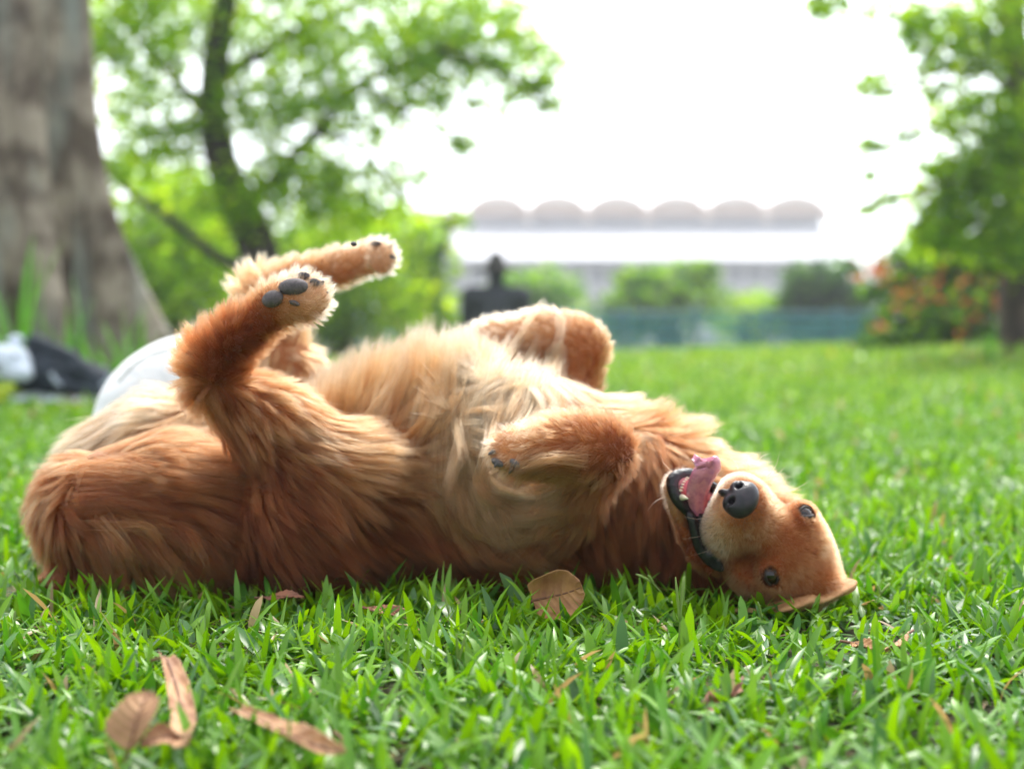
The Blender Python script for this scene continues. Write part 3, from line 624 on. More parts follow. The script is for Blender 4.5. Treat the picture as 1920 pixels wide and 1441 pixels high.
# ---- paw pads and claws
pad_m = mat('paw_pad', (.115, .095, .098), rough=.7, noise=(300, (.06, .05, .05), .4, .7), bump=(1100, .7, .0008))
def pad(px, py, a, b, ang, th=.006):
    p = onsurf(px, py); n0 = fld.grad(p[None], .006)[0]; n0 = n0 if n0[1] < 0 else np.array([0, -1., 0]); n0 = unit(n0 + np.array([0, -.8, .1]))
    A = unit(np.array([math.cos(ang), 0, -math.sin(ang)]) - n0 * n0[0] * math.cos(ang)); A = unit(A - n0 * (A @ n0)); B = np.cross(n0, A)
    s_ = p[1] / F
    ellip('paw_pad', p + n0 * .0035, (a * s_ / 2, b * s_ / 2, th), np.array([A, B, n0]), pad_m, dog)
pad(550, 540, 56, 32, -.15, .010); pad(513, 561, 42, 32, -.35, .010); pad(570, 520, 24, 13, .1); pad(590, 532, 20, 14, .25); pad(552, 568, 22, 10, .3, .004)  # last is no pad: crevice shade put in as a dark blob
pad(934, 866, 26, 14, .5, .005); pad(965, 868, 24, 14, .6, .006)
pad(664, 458, 12, 9, .2, .004); pad(706, 459, 22, 9, .1, .005)
claw_m = mat('claw', (.05, .04, .035), rough=.35)
for a, b in (((600, 531, 1.70), (609, 527, 1.695)), ((608, 550, 1.70), (616, 549, 1.695)), ((728, 462, 2.06), (738, 460, 2.055)), ((732, 480, 2.05), (743, 484, 2.045)), ((936, 864, 1.668), (926, 876, 1.662)), ((962, 874, 1.670), (954, 888, 1.664)), ((926, 846, 1.675), (915, 852, 1.668)), ((900, 644, 2.035), (893, 651, 2.03))):
    mb = MB(); q = spline([P(*a), P(*b)], 5); mb.tube(q, [.0032, .0030, .0025, .0016, .0004], 8); mb.build('claw', claw_m, dog)
# ---- ear folded out on the grass under the skull
ear_m = mat('ear_suede', (.50, .27, .12), rough=.75, noise=(70, (.36, .16, .06), .4, .7), bump=(45, .9, .003, (4, 1, 1)))
th_ = R(-19); eA = np.array([math.cos(th_), .1, -math.sin(th_)]); eA = unit(eA); eC = unit(np.array([math.sin(th_) * .9, -.05, .9])); eC = unit(eC - eA * (eA @ eC)); eB = np.cross(eC, eA)
blob('ear', [('e', P(1530, 1118, 1.725), (.052, .030, .005), np.array([eA, eB, eC])), ('e', P(1576, 1101, 1.735), (.014, .020, .004), np.array([eA, eB, eC])), ('e', P(1480, 1128, 1.71), (.030, .030, .005), np.array([eA, eB, eC]))], .002, ear_m, dog, k=.012)
# ---- whiskers
wl = [[(1440, 893), (1455, 872), (1462, 846)], [(1443, 898), (1462, 885), (1472, 874)], [(1418, 872), (1428, 856), (1445, 849)], [(1480, 920), (1500, 912), (1518, 900)], [(1366, 1000), (1330, 1030), (1285, 1045)], [(1350, 985), (1320, 1003), (1280, 1010)],
      [(1372, 1010), (1366, 1040), (1352, 1070)], [(1345, 960), (1312, 972), (1282, 968)], [(1385, 880), (1376, 862), (1360, 850)], [(1400, 876), (1402, 858), (1412, 846)], [(1262, 885), (1245, 868), (1238, 850)], [(1250, 930), (1228, 940), (1212, 960)]]
wh = np.array([[P(x, y, (surfY(*q[0]) or 1.70) - .004 - .002 * i) for i, (x, y) in enumerate(spline(q, K))] for q in wl])
hair_object('whisker', [(wh, np.full(len(wh), .95), np.full(len(wh), .26 * mm), np.ones(len(wh)))], hm, dog)

# ------------------------------------------------------------------ ground
def grid_mesh(name, xs, ys, zf, material, kind):
    X, Y = np.meshgrid(xs, ys); Vg = np.stack([X, Y, zf(X, Y)], -1).reshape(-1, 3); nx, ny = len(xs), len(ys)
    i = np.arange(nx * ny).reshape(ny, nx)
    Fc = np.stack([i[:-1, :-1], i[:-1, 1:], i[1:, 1:], i[1:, :-1]], -1).reshape(-1, 4)
    return tag(mesh_np(name, Vg, Fc, material), kind=kind)
soil = mat('soil_thatch', (.035, .05, .014), rough=.95, noise=(14, (.075, .05, .028), .42, .62, 8), bump=(60, .8, .01))
ys_ = np.concatenate([np.linspace(-3, 30, 240), np.geomspace(31, 900, 40)]); xs_ = np.concatenate([-np.geomspace(700, 9, 30), np.linspace(-8, 8, 140), np.geomspace(9, 700, 30)])
grid_mesh('ground', xs_, ys_, gz, soil, 'structure')

# ------------------------------------------------------------------ grass
def blades(x, y, z, az, tilt, Lb, Wb, bend, seg=4, fold=.22):
    n = len(x); tt_ = np.linspace(0, 1, seg + 1)
    ax_ = np.stack([np.cos(az), np.sin(az), np.zeros(n)], -1); side = np.stack([-np.sin(az), np.cos(az), np.zeros(n)], -1)
    ctr = np.zeros((n, seg + 1, 3)); ctr[:, 0] = np.stack([x, y, z], -1); nn = np.zeros((n, seg + 1, 3))
    for k in range(seg + 1):
        a = tilt + bend * tt_[k]
        d = ax_ * np.sin(a)[:, None] + np.array([0, 0, 1.]) * np.cos(a)[:, None]
        nn[:, k] = -ax_ * np.cos(a)[:, None] + np.array([0, 0, 1.]) * np.sin(a)[:, None]
        if k < seg: ctr[:, k + 1] = ctr[:, k] + d * (Lb / seg)[:, None]
    prof = np.interp(tt_, [0, .12, .35, .7, .9, 1], [.45, .85, 1, .8, .42, .03])
    w_ = Wb[:, None] * prof[None] * .5
    tw_ = rng.normal(0, .35, n)[:, None] * tt_[None]
    sd_ = side[:, None] * np.cos(tw_)[..., None] + nn * np.sin(tw_)[..., None]
    Lf_ = ctr + sd_ * w_[..., None] + nn * (w_ * fold)[..., None]; Rt_ = ctr - sd_ * w_[..., None] + nn * (w_ * fold)[..., None]
    Vb = np.stack([Lf_, ctr, Rt_], 2).reshape(-1, 3); base = (np.arange(n) * (seg + 1) * 3)[:, None, None]
    k = np.arange(seg)[None, :, None] * 3; q = np.array([[0, 1, 4, 3], [1, 2, 5, 4]])
    Fb = (base[..., None] + k[..., None] + q[None, None]).reshape(-1, 4)
    return Vb, Fb, (seg + 1) * 3
def gcolor(n, x, y):
    b = rng.random(n); m = .5 + .5 * np.sin(x * 3.1 + 1.3 * np.sin(y * 2.3)) * np.sin(y * 2.7 + x)
    c1 = np.array([.080, .24, .008]); c2 = np.array([.20, .41, .008]); c3 = np.array([.055, .18, .02])
    u = np.clip(b * .75 + .35 * m - .1, 0, 1)[:, None]; c = c1 * (1 - u) + c2 * u
    c = np.where((rng.random(n) < .22)[:, None], c3, c)
    d = rng.random(n) < .016; c = np.where(d[:, None], np.array([.36, .26, .11]), c)
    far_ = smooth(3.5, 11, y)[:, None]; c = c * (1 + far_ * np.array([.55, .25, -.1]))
    return c * rng.uniform(.75, 1.2, (n, 1))
def lawn(name, y0, y1, dens, Lr, Wr, seg, spread=.52, zr=.018, label=None):
    A = spread * (y1 ** 2 - y0 ** 2) ; n = int(A * dens)
    y = np.sqrt(rng.random(n) * (y1 ** 2 - y0 ** 2) + y0 ** 2); x = rng.uniform(-1, 1, n) * y * spread
    keep = rng.random(n) < .35 + .65 * smooth(-.9, .2, np.sin(x * 9 + 2 * np.sin(y * 7)) * np.sin(y * 11 + 1.5 * np.sin(x * 8)) + rng.normal(0, .3, n))
    x, y = x[keep], y[keep]; n = len(x)
    az = rng.uniform(0, 2 * math.pi, n); tilt = np.abs(rng.normal(.92, .42, n)); Lb = rng.uniform(*Lr, n) * rng.uniform(.7, 1, n); Wb = rng.uniform(*Wr, n) * np.exp(rng.normal(0, .22, n))
    Lb = Lb * (1 - .5 * np.exp(-((x - .36) / .13) ** 2 - ((y - 1.60) / .12) ** 2))
    bend = rng.normal(.45, .4, n); z = gz(x, y) + rng.uniform(-.003, zr, n)
    if y0 < 2.4:      # nothing grows up through the dog: blades under it are pressed away
        tip = np.stack([x + np.cos(az) * np.sin(tilt) * Lb * .8, y + np.sin(az) * np.sin(tilt) * Lb * .8, z + np.cos(tilt + bend * .5) * Lb * .8], -1)
        b0 = np.stack([x, y, z + .01], -1); mid = (tip + b0) / 2
        inb = lambda p: ((p > fld.lo + .01) & (p < fld.hi - .01)).all(1) & (fld.sample(p) < .004)
        ok = ~(inb(tip) | inb(b0) | inb(mid)); x, y, z, az, tilt, Lb, Wb, bend = [q[ok] for q in (x, y, z, az, tilt, Lb, Wb, bend)]; n = len(x)
    Vb, Fb, per = blades(x, y, z, az, tilt, Lb, Wb, bend, seg)
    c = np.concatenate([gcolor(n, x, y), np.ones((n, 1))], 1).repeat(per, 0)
    o = mesh_np(name, Vb, Fb, grass_m, attr={'tint': c}); return o
grass_m = mat('grass_blade', rough=.36, attr='tint', trans=.38, spec=.6, bump=(700, .15, .0006, (1, 1, 1)))
Vall = []
def grass_all():
    lawn_parts = [(.75, 2.9, 13500, (.030, .078), (.005, .0105), 4, .62), (2.9, 5.2, 6000, (.028, .07), (.007, .013), 3, .60),
                  (5.2, 9.5, 2300, (.04, .09), (.010, .018), 2, .56), (9.5, 17.5, 760, (.06, .12), (.018, .032), 2, .52)]
    for i, a in enumerate(lawn_parts):
        o = lawn('grass', a[0], a[1], a[2], a[3], a[4], a[5], a[6])
        tag(o, kind='stuff', label=['short broad bladed green grass in front of and under the dog', 'green lawn grass just behind the dog', 'out of focus lawn grass in the middle distance', 'bright out of focus grass along the far edge of the lawn'][i], cat='grass')
grass_all()
# seed stalks of the lawn grass
mb = MB()
for px, py0, py1, Y, lean in [(1272, 1230, 1078, 1.50, .02), (700, 1190, 1110, 1.62, .1), (860, 1300, 1180, 1.40, -.1), (720, 1290, 1170, 1.42, .12), (25, 1200, 1140, 1.60, 0), (330, 1160, 1120, 1.63, .2), (1440, 1230, 1180, 1.50, .05), (1240, 1110, 1070, 1.66, -.5),
                              (1425, 1190, 1120, 1.6, .05), (610, 1230, 1180, 1.55, .5), (1640, 1130, 1090, 1.68, .3), (840, 1180, 1105, 1.6, .0)]:
    a = P(px, py0, Y); b = P(px + lean * 80, py1, Y); s_ = spline([a, (a + b) / 2 + np.array([.001, 0, 0]), b], 8)
    mb.tube(s_[:5], .0009, 6); 
    for k_ in range(rng.integers(1, 4)):
        d = b - s_[3] + np.array([rng.normal(0, .006), rng.normal(0, .006), 0]); q = [s_[3] + d * u + np.array([0, 0, -.004 * u * u]) for u in np.linspace(0, 1.05, 8)]
        mb.tube(q, [.0010, .0017, .0013, .0018, .0013, .0017, .0012, .0006], 6)
tag(mb.build('grass_seed_stalks', mat('seed_stalk', (.24, .34, .09), rough=.6, trans=.3)), kind='stuff', label='thin pale green seed stalks rising from the lawn grass', cat='grass')
# thatch litter
n = 2600; x = rng.uniform(-1.1, 1.1, n); y = rng.uniform(1, 3, n); c = np.where(rng.random((n, 1)) < .5, np.array([[.20, .13, .07]]), np.array([[.32, .24, .12]]))
Vb, Fb, per = blades(x, y, gz(x, y) + .004 + rng.random(n) * .012, rng.uniform(0, 6.28, n), rng.normal(1.5, .2, n), rng.uniform(.012, .04, n), rng.uniform(.001, .003, n), rng.normal(0, .5, n), 3)
tag(mesh_np('litter', Vb, Fb, mat('dry_litter', rough=.8, attr='tint'), attr={'tint': np.concatenate([c, np.ones((n, 1))], 1).repeat(per, 0)}), kind='stuff', label='dry straw and leaf crumbs between the grass blades', cat='litter')

# ------------------------------------------------------------------ fallen leaves
def leaf_mat(name, c, c2): return mat(name, c, rough=.62, noise=(38, c2, .42, .66, 6), bump=(120, .6, .002, (1, 1, 1)))
lm1 = leaf_mat('dead_leaf_tan', (.48, .27, .13), (.28, .13, .06)); lm2 = leaf_mat('dead_leaf_ochre', (.40, .20, .07), (.24, .10, .035)); lm3 = leaf_mat('dead_leaf_red', (.30, .12, .06), (.16, .06, .04))
vein_m = mat('leaf_vein', (.16, .07, .035), rough=.7)
def dead_leaf(label, a, b, width, upv, curl=1.2, roll=0, material=lm1, bend=.0, shape=(.0, .55, .95, 1, .8, .45, .0), wav=.002, warp=None, stem=.012):
    """a base, b tip (world). curl = half angle the blade is rolled round its midrib; upv = the way its face looks"""
    a = np.asarray(a); b = np.asarray(b); T = unit(b - a); N0 = unit(upv - T * (upv @ T)); B0 = np.cross(T, N0); Lb = np.linalg.norm(b - a)
    nu, nv = 60, 21; VV = []; mid = []
    ph = rng.uniform(0, 6, 4)
    for i in range(nu):
        u = i / (nu - 1); wdt = np.interp(u, np.linspace(0, 1, len(shape)), shape) * width / 2 + .0006
        bow = N0 * (bend * Lb * math.sin(math.pi * u)); ctr = a + (b - a) * u + bow + B0 * (.05 * Lb * math.sin(3 * u + ph[0]))
        ro = roll * (u - .5) + .15 * math.sin(4 * u + ph[1]); N = N0 * math.cos(ro) + B0 * math.sin(ro); B = np.cross(T, N); mid.append(ctr)
        for j in range(nv):
            v = j / (nv - 1) * 2 - 1; s_ = v * wdt; cu = curl * (1 + .3 * math.sin(5 * u + ph[2] + v))
            if cu > .05: r = width / 2 / cu; x_ = r * math.sin(s_ / r) ; h_ = r * (1 - math.cos(s_ / r))
            else: x_, h_ = s_, 0
            vein = .0016 * max(0, math.cos((u * 7 + .1 - abs(v) * 1.5) * 2 * math.pi)) ** 4
            rip = wav * math.sin(7 * u + 3 * v + ph[3]) * abs(v)
            VV.append(ctr + B * x_ + N * (h_ + vein + rip))
    VV = np.array(VV); ix = np.arange(nu * nv).reshape(nu, nv)
    F1 = np.stack([ix[:-1, :-1], ix[:-1, 1:], ix[1:, 1:], ix[1:, :-1]], -1).reshape(-1, 4)
    root = empty('dead_leaf', a, label=label, cat='fallen leaf', group='dead leaves lying on the lawn')
    o = mesh_np('leaf_blade', VV, F1, material, root); so = o.modifiers.new('thick', 'SOLIDIFY'); so.thickness = .0006
    mb = MB(); mid = [a - T * stem + N0 * .002 * 0] + mid[:-2]; mb.tube(mid, np.linspace(.0016, .0007, len(mid)), 6); mb.build('midrib', vein_m, root)
def GP(px, py, h=.03):
    """point at height h above the lawn seen at this pixel"""
    lo_, hi_ = .9, 14
    for _ in range(50):
        m = (lo_ + hi_) / 2; p = P(px, py, m)
        if p[2] > gz(p[0], p[1]) + h: lo_ = m
        else: hi_ = m
    return p
up = np.array([0, -.25, 1.]); fr_ = np.array([0, -1., .25])
dead_leaf('large curled ochre dead leaf standing against the chest of the dog', P(1000, 1128, 1.63), P(1090, 1096, 1.625), .064, np.array([-.25, -.9, .1]), 1.05, .25, lm2, -.16, (.60, .9, 1, 1, .95, .75, .25), .003, stem=.004)
dead_leaf('folded brown dead leaf with a pointed tip, leftmost at the front', GP(242, 1402, .050), GP(282, 1296, .085), .048, np.array([-.35, -.8, .6]), .9, .9, lm1, .12, (.35, .9, 1, .9, .7, .5, .05))
dead_leaf('broken lower piece of brown leaf under the folded leaf at the front left', GP(335, 1384, .045), GP(262, 1392, .048), .022, np.array([.1, -.8, .7]), .8, .4, lm1, .1)
dead_leaf('long narrow rolled brown leaf leaning upright at the front left', GP(282, 1238, .068), GP(385, 1385, .070), .024, np.array([.2, -.8, .7]), 1.1, .9, lm1, -.10, (.6, .85, .9, 1, .9, .6, .1), stem=.0)
dead_leaf('long rolled brown leaf lying flat at the front left with a dark tip', GP(434, 1340, .052), GP(655, 1400, .055), .026, np.array([0, -.6, .9]), 1.3, .8, lm1, -.08, (.5, .8, .9, 1, .8, .55, .1), stem=.0)
dead_leaf('reddish dead leaf half under the grass at the hind leg of the dog', P(495, 1120, 1.70), P(570, 1118, 1.69), .022, up, .3, .3, lm3)
dead_leaf('torn reddish leaf with dark midrib below the belly of the dog', P(676, 1137, 1.66), P(780, 1168, 1.60), .016, np.array([.1, -.6, 1]), .4, .4, lm3, .05)
dead_leaf('small pointed brown leaf to the right below the head, left one of the pair', GP(1592, 1205, .03), GP(1648, 1218, .03), .020, np.array([.2, -.6, 1]), .7, .3, lm2)
dead_leaf('small rolled ochre leaf with a dark stem, right one of the pair below the head', GP(1705, 1186, .035), GP(1660, 1218, .03), .014, np.array([.2, -.8, -.6]), 1.4, .3, lm2)
dead_leaf('small brown leaf buried in grass near the bottom below the head', GP(1312, 1352, .02), GP(1352, 1290, .03), .016, np.array([.4, -.9, .3]), 1.2, .3, lm3)
dead_leaf('short twisted brown leaf scrap beside the buried leaf at the bottom', GP(1388, 1278, .035), GP(1374, 1305, .03), .008, np.array([.4, -.9, .3]), .8, .3, lm3)
dead_leaf('brown leaf bit at the lower edge of the picture', GP(640, 1385, .03), GP(660, 1405, .025), .010, np.array([.4, -.9, .3]), .8, .3, lm1)
dead_leaf('dark brown dead leaf lying on the sunny lawn right of the head', GP(1800, 1075, .03), GP(1862, 1088, .03), .020, up, .5, .3, lm3)
dead_leaf('tiny dry leaf curled in the grass at the far left', GP(55, 1240, .02), GP(80, 1222, .03), .010, up, .8, .3, lm1)

# ------------------------------------------------------------------ foliage
def leaves(cen, size, n_droop=.5, aspect=.42):
    """folded lanceolate leaves: 6 vertices, 4 faces each"""
    n = len(cen); d = rng.normal(0, 1, (n, 3)); d[:, 2] = d[:, 2] * .5 - n_droop; d /= np.linalg.norm(d, axis=1)[:, None]
    s = np.cross(d, rng.normal(0, 1, (n, 3))); s /= np.linalg.norm(s, axis=1)[:, None]; nn = np.cross(d, s); Lz = (size * rng.uniform(.6, 1.25, n))[:, None]
    w_ = aspect * .5 * Lz
    p0 = cen; p1 = cen + d * Lz * .3 + s * w_ * .85 + nn * w_ * .25; p2 = cen + d * Lz * .3 - s * w_ * .85 + nn * w_ * .25
    p3 = cen + d * Lz * .65 + s * w_ * .8 + nn * w_ * .2; p4 = cen + d * Lz * .65 - s * w_ * .8 + nn * w_ * .2; p5 = cen + d * Lz; m1 = cen + d * Lz * .45
    V_ = np.stack([p0, p1, p2, p3, p4, p5, m1], 1).reshape(-1, 3); b = (np.arange(n) * 7)[:, None]
    T3 = (b[:, :, None] + np.array([[0, 1, 6], [0, 6, 2], [3, 5, 6], [6, 5, 4], [1, 3, 6], [6, 4, 2]])[None]).reshape(-1, 3)
    return V_, T3, 7
foliage_m = mat('leaf_green', rough=.40, attr='tint', trans=.78, spec=.5)
def crown(name, cen, size, cols, parent, droop=.5, aspect=.42):
    cen = np.asarray(cen); V_, T3, per = leaves(cen, size, droop, aspect); cols = np.asarray(cols)
    c = cols[rng.integers(0, len(cols), len(cen))] * rng.uniform(.7, 1.3, (len(cen), 1))
    return mesh_np(name, V_, T3, foliage_m, parent, smooth_=False, attr={'tint': np.concatenate([c, np.ones((len(cen), 1))], 1).repeat(per, 0)})
def cluster(c, r, n, sub=7, tight=.34):
    """leaf positions in sub-clusters inside an ellipsoid of radii r"""
    r = np.asarray(r) * np.ones(3); k = max(1, int(n / sub)); a = rng.normal(0, 1, (k, 3)); a /= np.linalg.norm(a, axis=1)[:, None]; a = a * (rng.random((k, 1)) ** .42) * r + c
    return np.concatenate([a[rng.integers(0, k, n)] + rng.normal(0, tight * r.min() / 2.2, (n, 3))])
GREEN = [(.08, .22, .01), (.14, .31, .01), (.22, .40, .012), (.045, .12, .03)]
YGREEN = [(.26, .46, .01), (.36, .52, .015), (.18, .35, .01), (.09, .21, .01)]
DGREEN = [(.02, .06, .02), (.035, .09, .025), (.05, .12, .03)]
bark_d = mat('bark_dark', (.045, .035, .025), rough=.9, noise=(12, (.02, .016, .012), .4, .6), bump=(20, .7, .03, (1, 1, .3)))
def tree_thing(label, base, group=None, name='tree', cat='tree'): return empty(name, base, label=label, cat=cat, group=group)
def PX(px, py, Y, rx=1, ry=1, n=100, ryd=None, **k):   # foliage clump centred at a pixel and a distance, radii in pixels at that distance
    return cluster(P(px, py, Y), (rx * Y / F, (ryd or max(rx, ry) * Y / F), ry * Y / F), n, **k)

# middle tree
b0 = np.array([P(500, 640, 11.5)[0], 11.5, float(gz(-2, 11.5)) - .1])
t1 = tree_thing('dark trunked leafy tree behind the raised hind paws', b0, 'leafy trees behind the lawn')
mb = MB(); mb.tube(spline([b0, P(492, 520, 11.5), P(470, 430, 11.5), P(425, 330, 11.5), P(400, 230, 11.5), P(405, 100, 11.4), P(430, -40, 11.3), P(440, -260, 11.3)], 30), np.linspace(.19, .07, 30), 12)
mb.build('trunk', bark_d, t1)
for pth, r0 in (([(455, 400), (520, 330), (590, 250), (680, 160), (820, 90), (980, 60)], .06), ([(405, 240), (330, 150), (250, 60), (180, -30)], .055), ([(415, 150), (520, 80), (640, 20), (760, -40)], .05),
                ([(480, 500), (420, 490), (330, 420), (255, 370), (195, 320)], .055), ([(680, 160), (740, 200), (800, 240), (890, 270)], .03), ([(820, 90), (900, 120), (980, 160), (1045, 210)], .028), ([(590, 250), (660, 270), (720, 330), (770, 380)], .03)):
    mb = MB(); mb.tube(spline([P(x, y, 11.5 + .15 * i) for i, (x, y) in enumerate(pth)], 16), np.linspace(r0, r0 * .35, 16), 8); mb.build('branch', bark_d, t1)
cl = [PX(300, 60, 11.5, 150, 90, 620), PX(560, 60, 11.7, 180, 100, 760), PX(780, 60, 12, 140, 80, 520), PX(930, 80, 12, 110, 60, 330), PX(480, 190, 11.6, 130, 80, 420), PX(330, 260, 11.5, 110, 60, 300), PX(650, 200, 11.8, 140, 70, 430),
      PX(560, 330, 11.8, 130, 60, 460), PX(450, 380, 11.3, 90, 50, 230), PX(230, 180, 11.8, 90, 60, 190), PX(820, 170, 12, 90, 50, 190), PX(960, 160, 12, 90, 40, 120), PX(870, 270, 12, 50, 30, 50), PX(1035, 200, 12, 25, 35, 40), PX(740, 330, 12, 70, 40, 110),
      PX(260, -40, 11.5, 240, 60, 560), PX(620, -50, 11.5, 240, 60, 600), PX(880, 10, 12, 120, 30, 230), PX(230, 310, 12, 70, 40, 160), PX(640, 390, 12, 90, 40, 240), PX(180, 60, 11, 60, 80, 160), PX(1040, 90, 12, 40, 50, 40), PX(1015, 150, 12, 30, 30, 30)]
cl = [np.concatenate([q, q + rng.normal(0, .08, q.shape), (q + rng.normal(0, .16, q.shape))[:len(q) // 2]]) for q in cl]
crown('crown', np.concatenate(cl), .098, GREEN[1:3] + YGREEN, t1)
# lower green belt left: bushy trees beyond the lawn edge
def bush(label, px, Y, clumps, size, cols, group='leafy trees behind the lawn', trunk=True, name='tree', cat='tree', extra=None):
    z0 = float(gz(P(px, 600, Y)[0], Y)); b = np.array([P(px, 600, Y)[0], Y, z0]); r = tree_thing(label, b, group, name, cat)
    cen = np.concatenate([PX(x, y, Y + dy, rx, ry, n_) for (x, y, dy, rx, ry, n_) in clumps])
    if trunk:
        mb = MB(); c0 = P(clumps[0][0], clumps[0][1], Y); mb.tube(spline([b, (b + c0) / 2 + np.array([.1, 0, 0]), c0], 10), np.linspace(.012 * Y, .005 * Y, 10), 8)
        for (x, y, dy, rx, ry, n_) in clumps[1:4]: mb.tube(spline([(b + c0) / 2, (b + c0) / 4 + P(x, y, Y + dy) / 2 + np.array([0, 0, .1]), P(x, y, Y + dy)], 8), np.linspace(.005 * Y, .002 * Y, 8), 6)
        mb.build('trunk', bark_d, r)
    crown('crown', cen, size, cols, r)
    if extra:
        for (x, y, dy, rx, ry, n_) in extra[0]: crown('flower_cluster', PX(x, y, Y + dy, rx, ry, n_, sub=3, tight=.9), extra[1], extra[2], r)['kind'] = 'stuff'
bush('broad bright green tree filling the gap right of the big trunk', 300, 17, [(300, 440, 0, 150, 90, 1500), (240, 540, -.5, 120, 90, 1100), (380, 520, .5, 120, 100, 1200), (330, 360, .5, 130, 60, 700)], .17, YGREEN)
bush('yellow green tree behind the middle tree trunk', 640, 19, [(620, 470, 0, 130, 90, 1300), (720, 430, 1, 90, 60, 500), (560, 570, -.5, 120, 90, 1100), (700, 570, 0, 120, 90, 1100)], .19, YGREEN)
bush('light green tree at the left edge of the stadium', 790, 21, [(780, 480, 0, 70, 80, 600), (800, 580, 0, 80, 80, 800), (850, 410, 0, 30, 20, 60)], .2, GREEN + YGREEN)
bush('dark leafed tree at the back behind the hind legs', 450, 22, [(430, 470, 0, 150, 100, 1300), (560, 520, 0, 150, 100, 1200), (200, 500, 0, 120, 120, 900)], .22, DGREEN)
# bushes in front of the stadium
bush('soft green bush left of centre in front of the stadium', 1010, 36, [(1020, 560, 0, 90, 60, 900), (960, 590, 0, 70, 60, 600)], .3, GREEN, 'bushes in front of the stadium')
bush('tall pointed green bush in the middle in front of the stadium', 1260, 34, [(1250, 560, 0, 110, 65, 1300), (1300, 505, 0, 40, 30, 260), (1190, 530, 0, 50, 30, 250), (1170, 590, 0, 60, 50, 450)], .3, GREEN, 'bushes in front of the stadium')
bush('low yellowish bush behind the teal fence', 1390, 38, [(1400, 590, 0, 80, 45, 700)], .3, YGREEN, 'bushes in front of the stadium')
bush('dark rounded bush to the right in front of the stadium', 1550, 30, [(1550, 540, 0, 80, 60, 1300), (1600, 600, 0, 70, 60, 800), (1490, 590, 0, 50, 50, 500)], .26, DGREEN + GREEN[:1], 'bushes in front of the stadium')
# right: flowering shrub and overhanging tree
bush('dark green shrub with orange flowers at the right edge of the lawn', 1760, 12.6, [(1760, 600, 0, 130, 70, 2300), (1850, 540, .3, 110, 90, 1900), (1700, 520, .4, 90, 60, 1100), (1680, 640, -.4, 70, 40, 700), (1800, 480, .3, 90, 50, 900)], .10, DGREEN + GREEN[:2], None, True, 'flowering_shrub', 'shrub',
     ([(1645, 505, -.6, 42, 20, 70), (1710, 560, -.7, 50, 35, 34), (1650, 605, -.7, 22, 14, 14), (1760, 520, -.6, 70, 45, 40), (1890, 540, -.6, 40, 50, 60), (1810, 590, -.7, 50, 40, 22), (1870, 440, -.5, 25, 30, 20)], .07, [(.46, .17, .06), (.38, .17, .07), (.30, .12, .06)]))
b2 = np.array([P(1925, 650, 10.4)[0], 10.4, float(gz(3.6, 10.4)) - .05]); t2 = tree_thing('leafy tree leaning in from the right edge', b2, None)
bark_b = mat('bark_brown', (.12, .085, .065), rough=.9, noise=(9, (.05, .035, .03), .4, .6), bump=(18, .7, .03, (1, 1, .3)))
mb = MB(); mb.tube(spline([b2, P(1910, 560, 10.4), P(1935, 420, 10.4), P(1925, 250, 10.4), P(1900, 60, 10.4), P(1880, -200, 10.4)], 24), np.linspace(.17, .08, 24), 12); mb.build('trunk', bark_b, t2)
for pth in ([(1915, 200), (1830, 110), (1730, 60), (1620, 20), (1520, -10)], [(1925, 300), (1840, 250), (1740, 240), (1640, 280)], [(1925, 420), (1850, 340), (1780, 340), (1700, 370), (1610, 385)], [(1860, 130), (1780, 130), (1690, 160), (1610, 175)]):
    mb = MB(); mb.tube(spline([P(x, y, 10.4 - .1 * i) for i, (x, y) in enumerate(pth)], 14), np.linspace(.035, .008, 14), 8); mb.build('branch', bark_b, t2)
cl = [PX(1860, 60, 10.2, 90, 80, 620), PX(1880, 230, 10.2, 80, 90, 720), PX(1840, 350, 10.2, 100, 70, 680), PX(1900, 440, 10.1, 70, 70, 560), PX(1760, 390, 10.3, 60, 40, 170), PX(1760, 90, 10, 70, 40, 110), PX(1650, 160, 10, 55, 24, 100), PX(1560, 8, 10, 65, 18, 120), PX(1690, 20, 10, 80, 24, 160),
      PX(1650, 268, 10, 38, 16, 70), PX(1700, 245, 10, 28, 18, 50), PX(1620, 390, 10, 44, 9, 34), PX(1660, 372, 10, 30, 12, 36), PX(1630, 325, 10, 18, 8, 18), PX(1770, 190, 10.2, 60, 60, 200), PX(1750, 330, 10.2, 50, 45, 160), PX(1780, 60, 10.1, 80, 50, 220), PX(1800, 440, 10.2, 90, 50, 420), PX(1860, 510, 13.0, 80, 50, 620), PX(1750, 460, 13.1, 60, 40, 320), PX(1860, 330, 10.3, 90, 80, 500), PX(1800, 520, 13.2, 100, 50, 500), PX(1720, 60, 10, 40, 40, 90), PX(1730, 410, 10.2, 30, 30, 60), PX(1780, 300, 10.3, 50, 40, 80), PX(1900, -60, 10.2, 180, 60, 500), PX(1740, 450, 10.4, 50, 30, 90), PX(1800, 200, 10.3, 40, 40, 40)]
crown('crown', np.concatenate([np.concatenate([q, (q + rng.normal(0, .08, q.shape))[:len(q) // 3]]) for q in cl]), .092, GREEN[1:3] + YGREEN, t2)
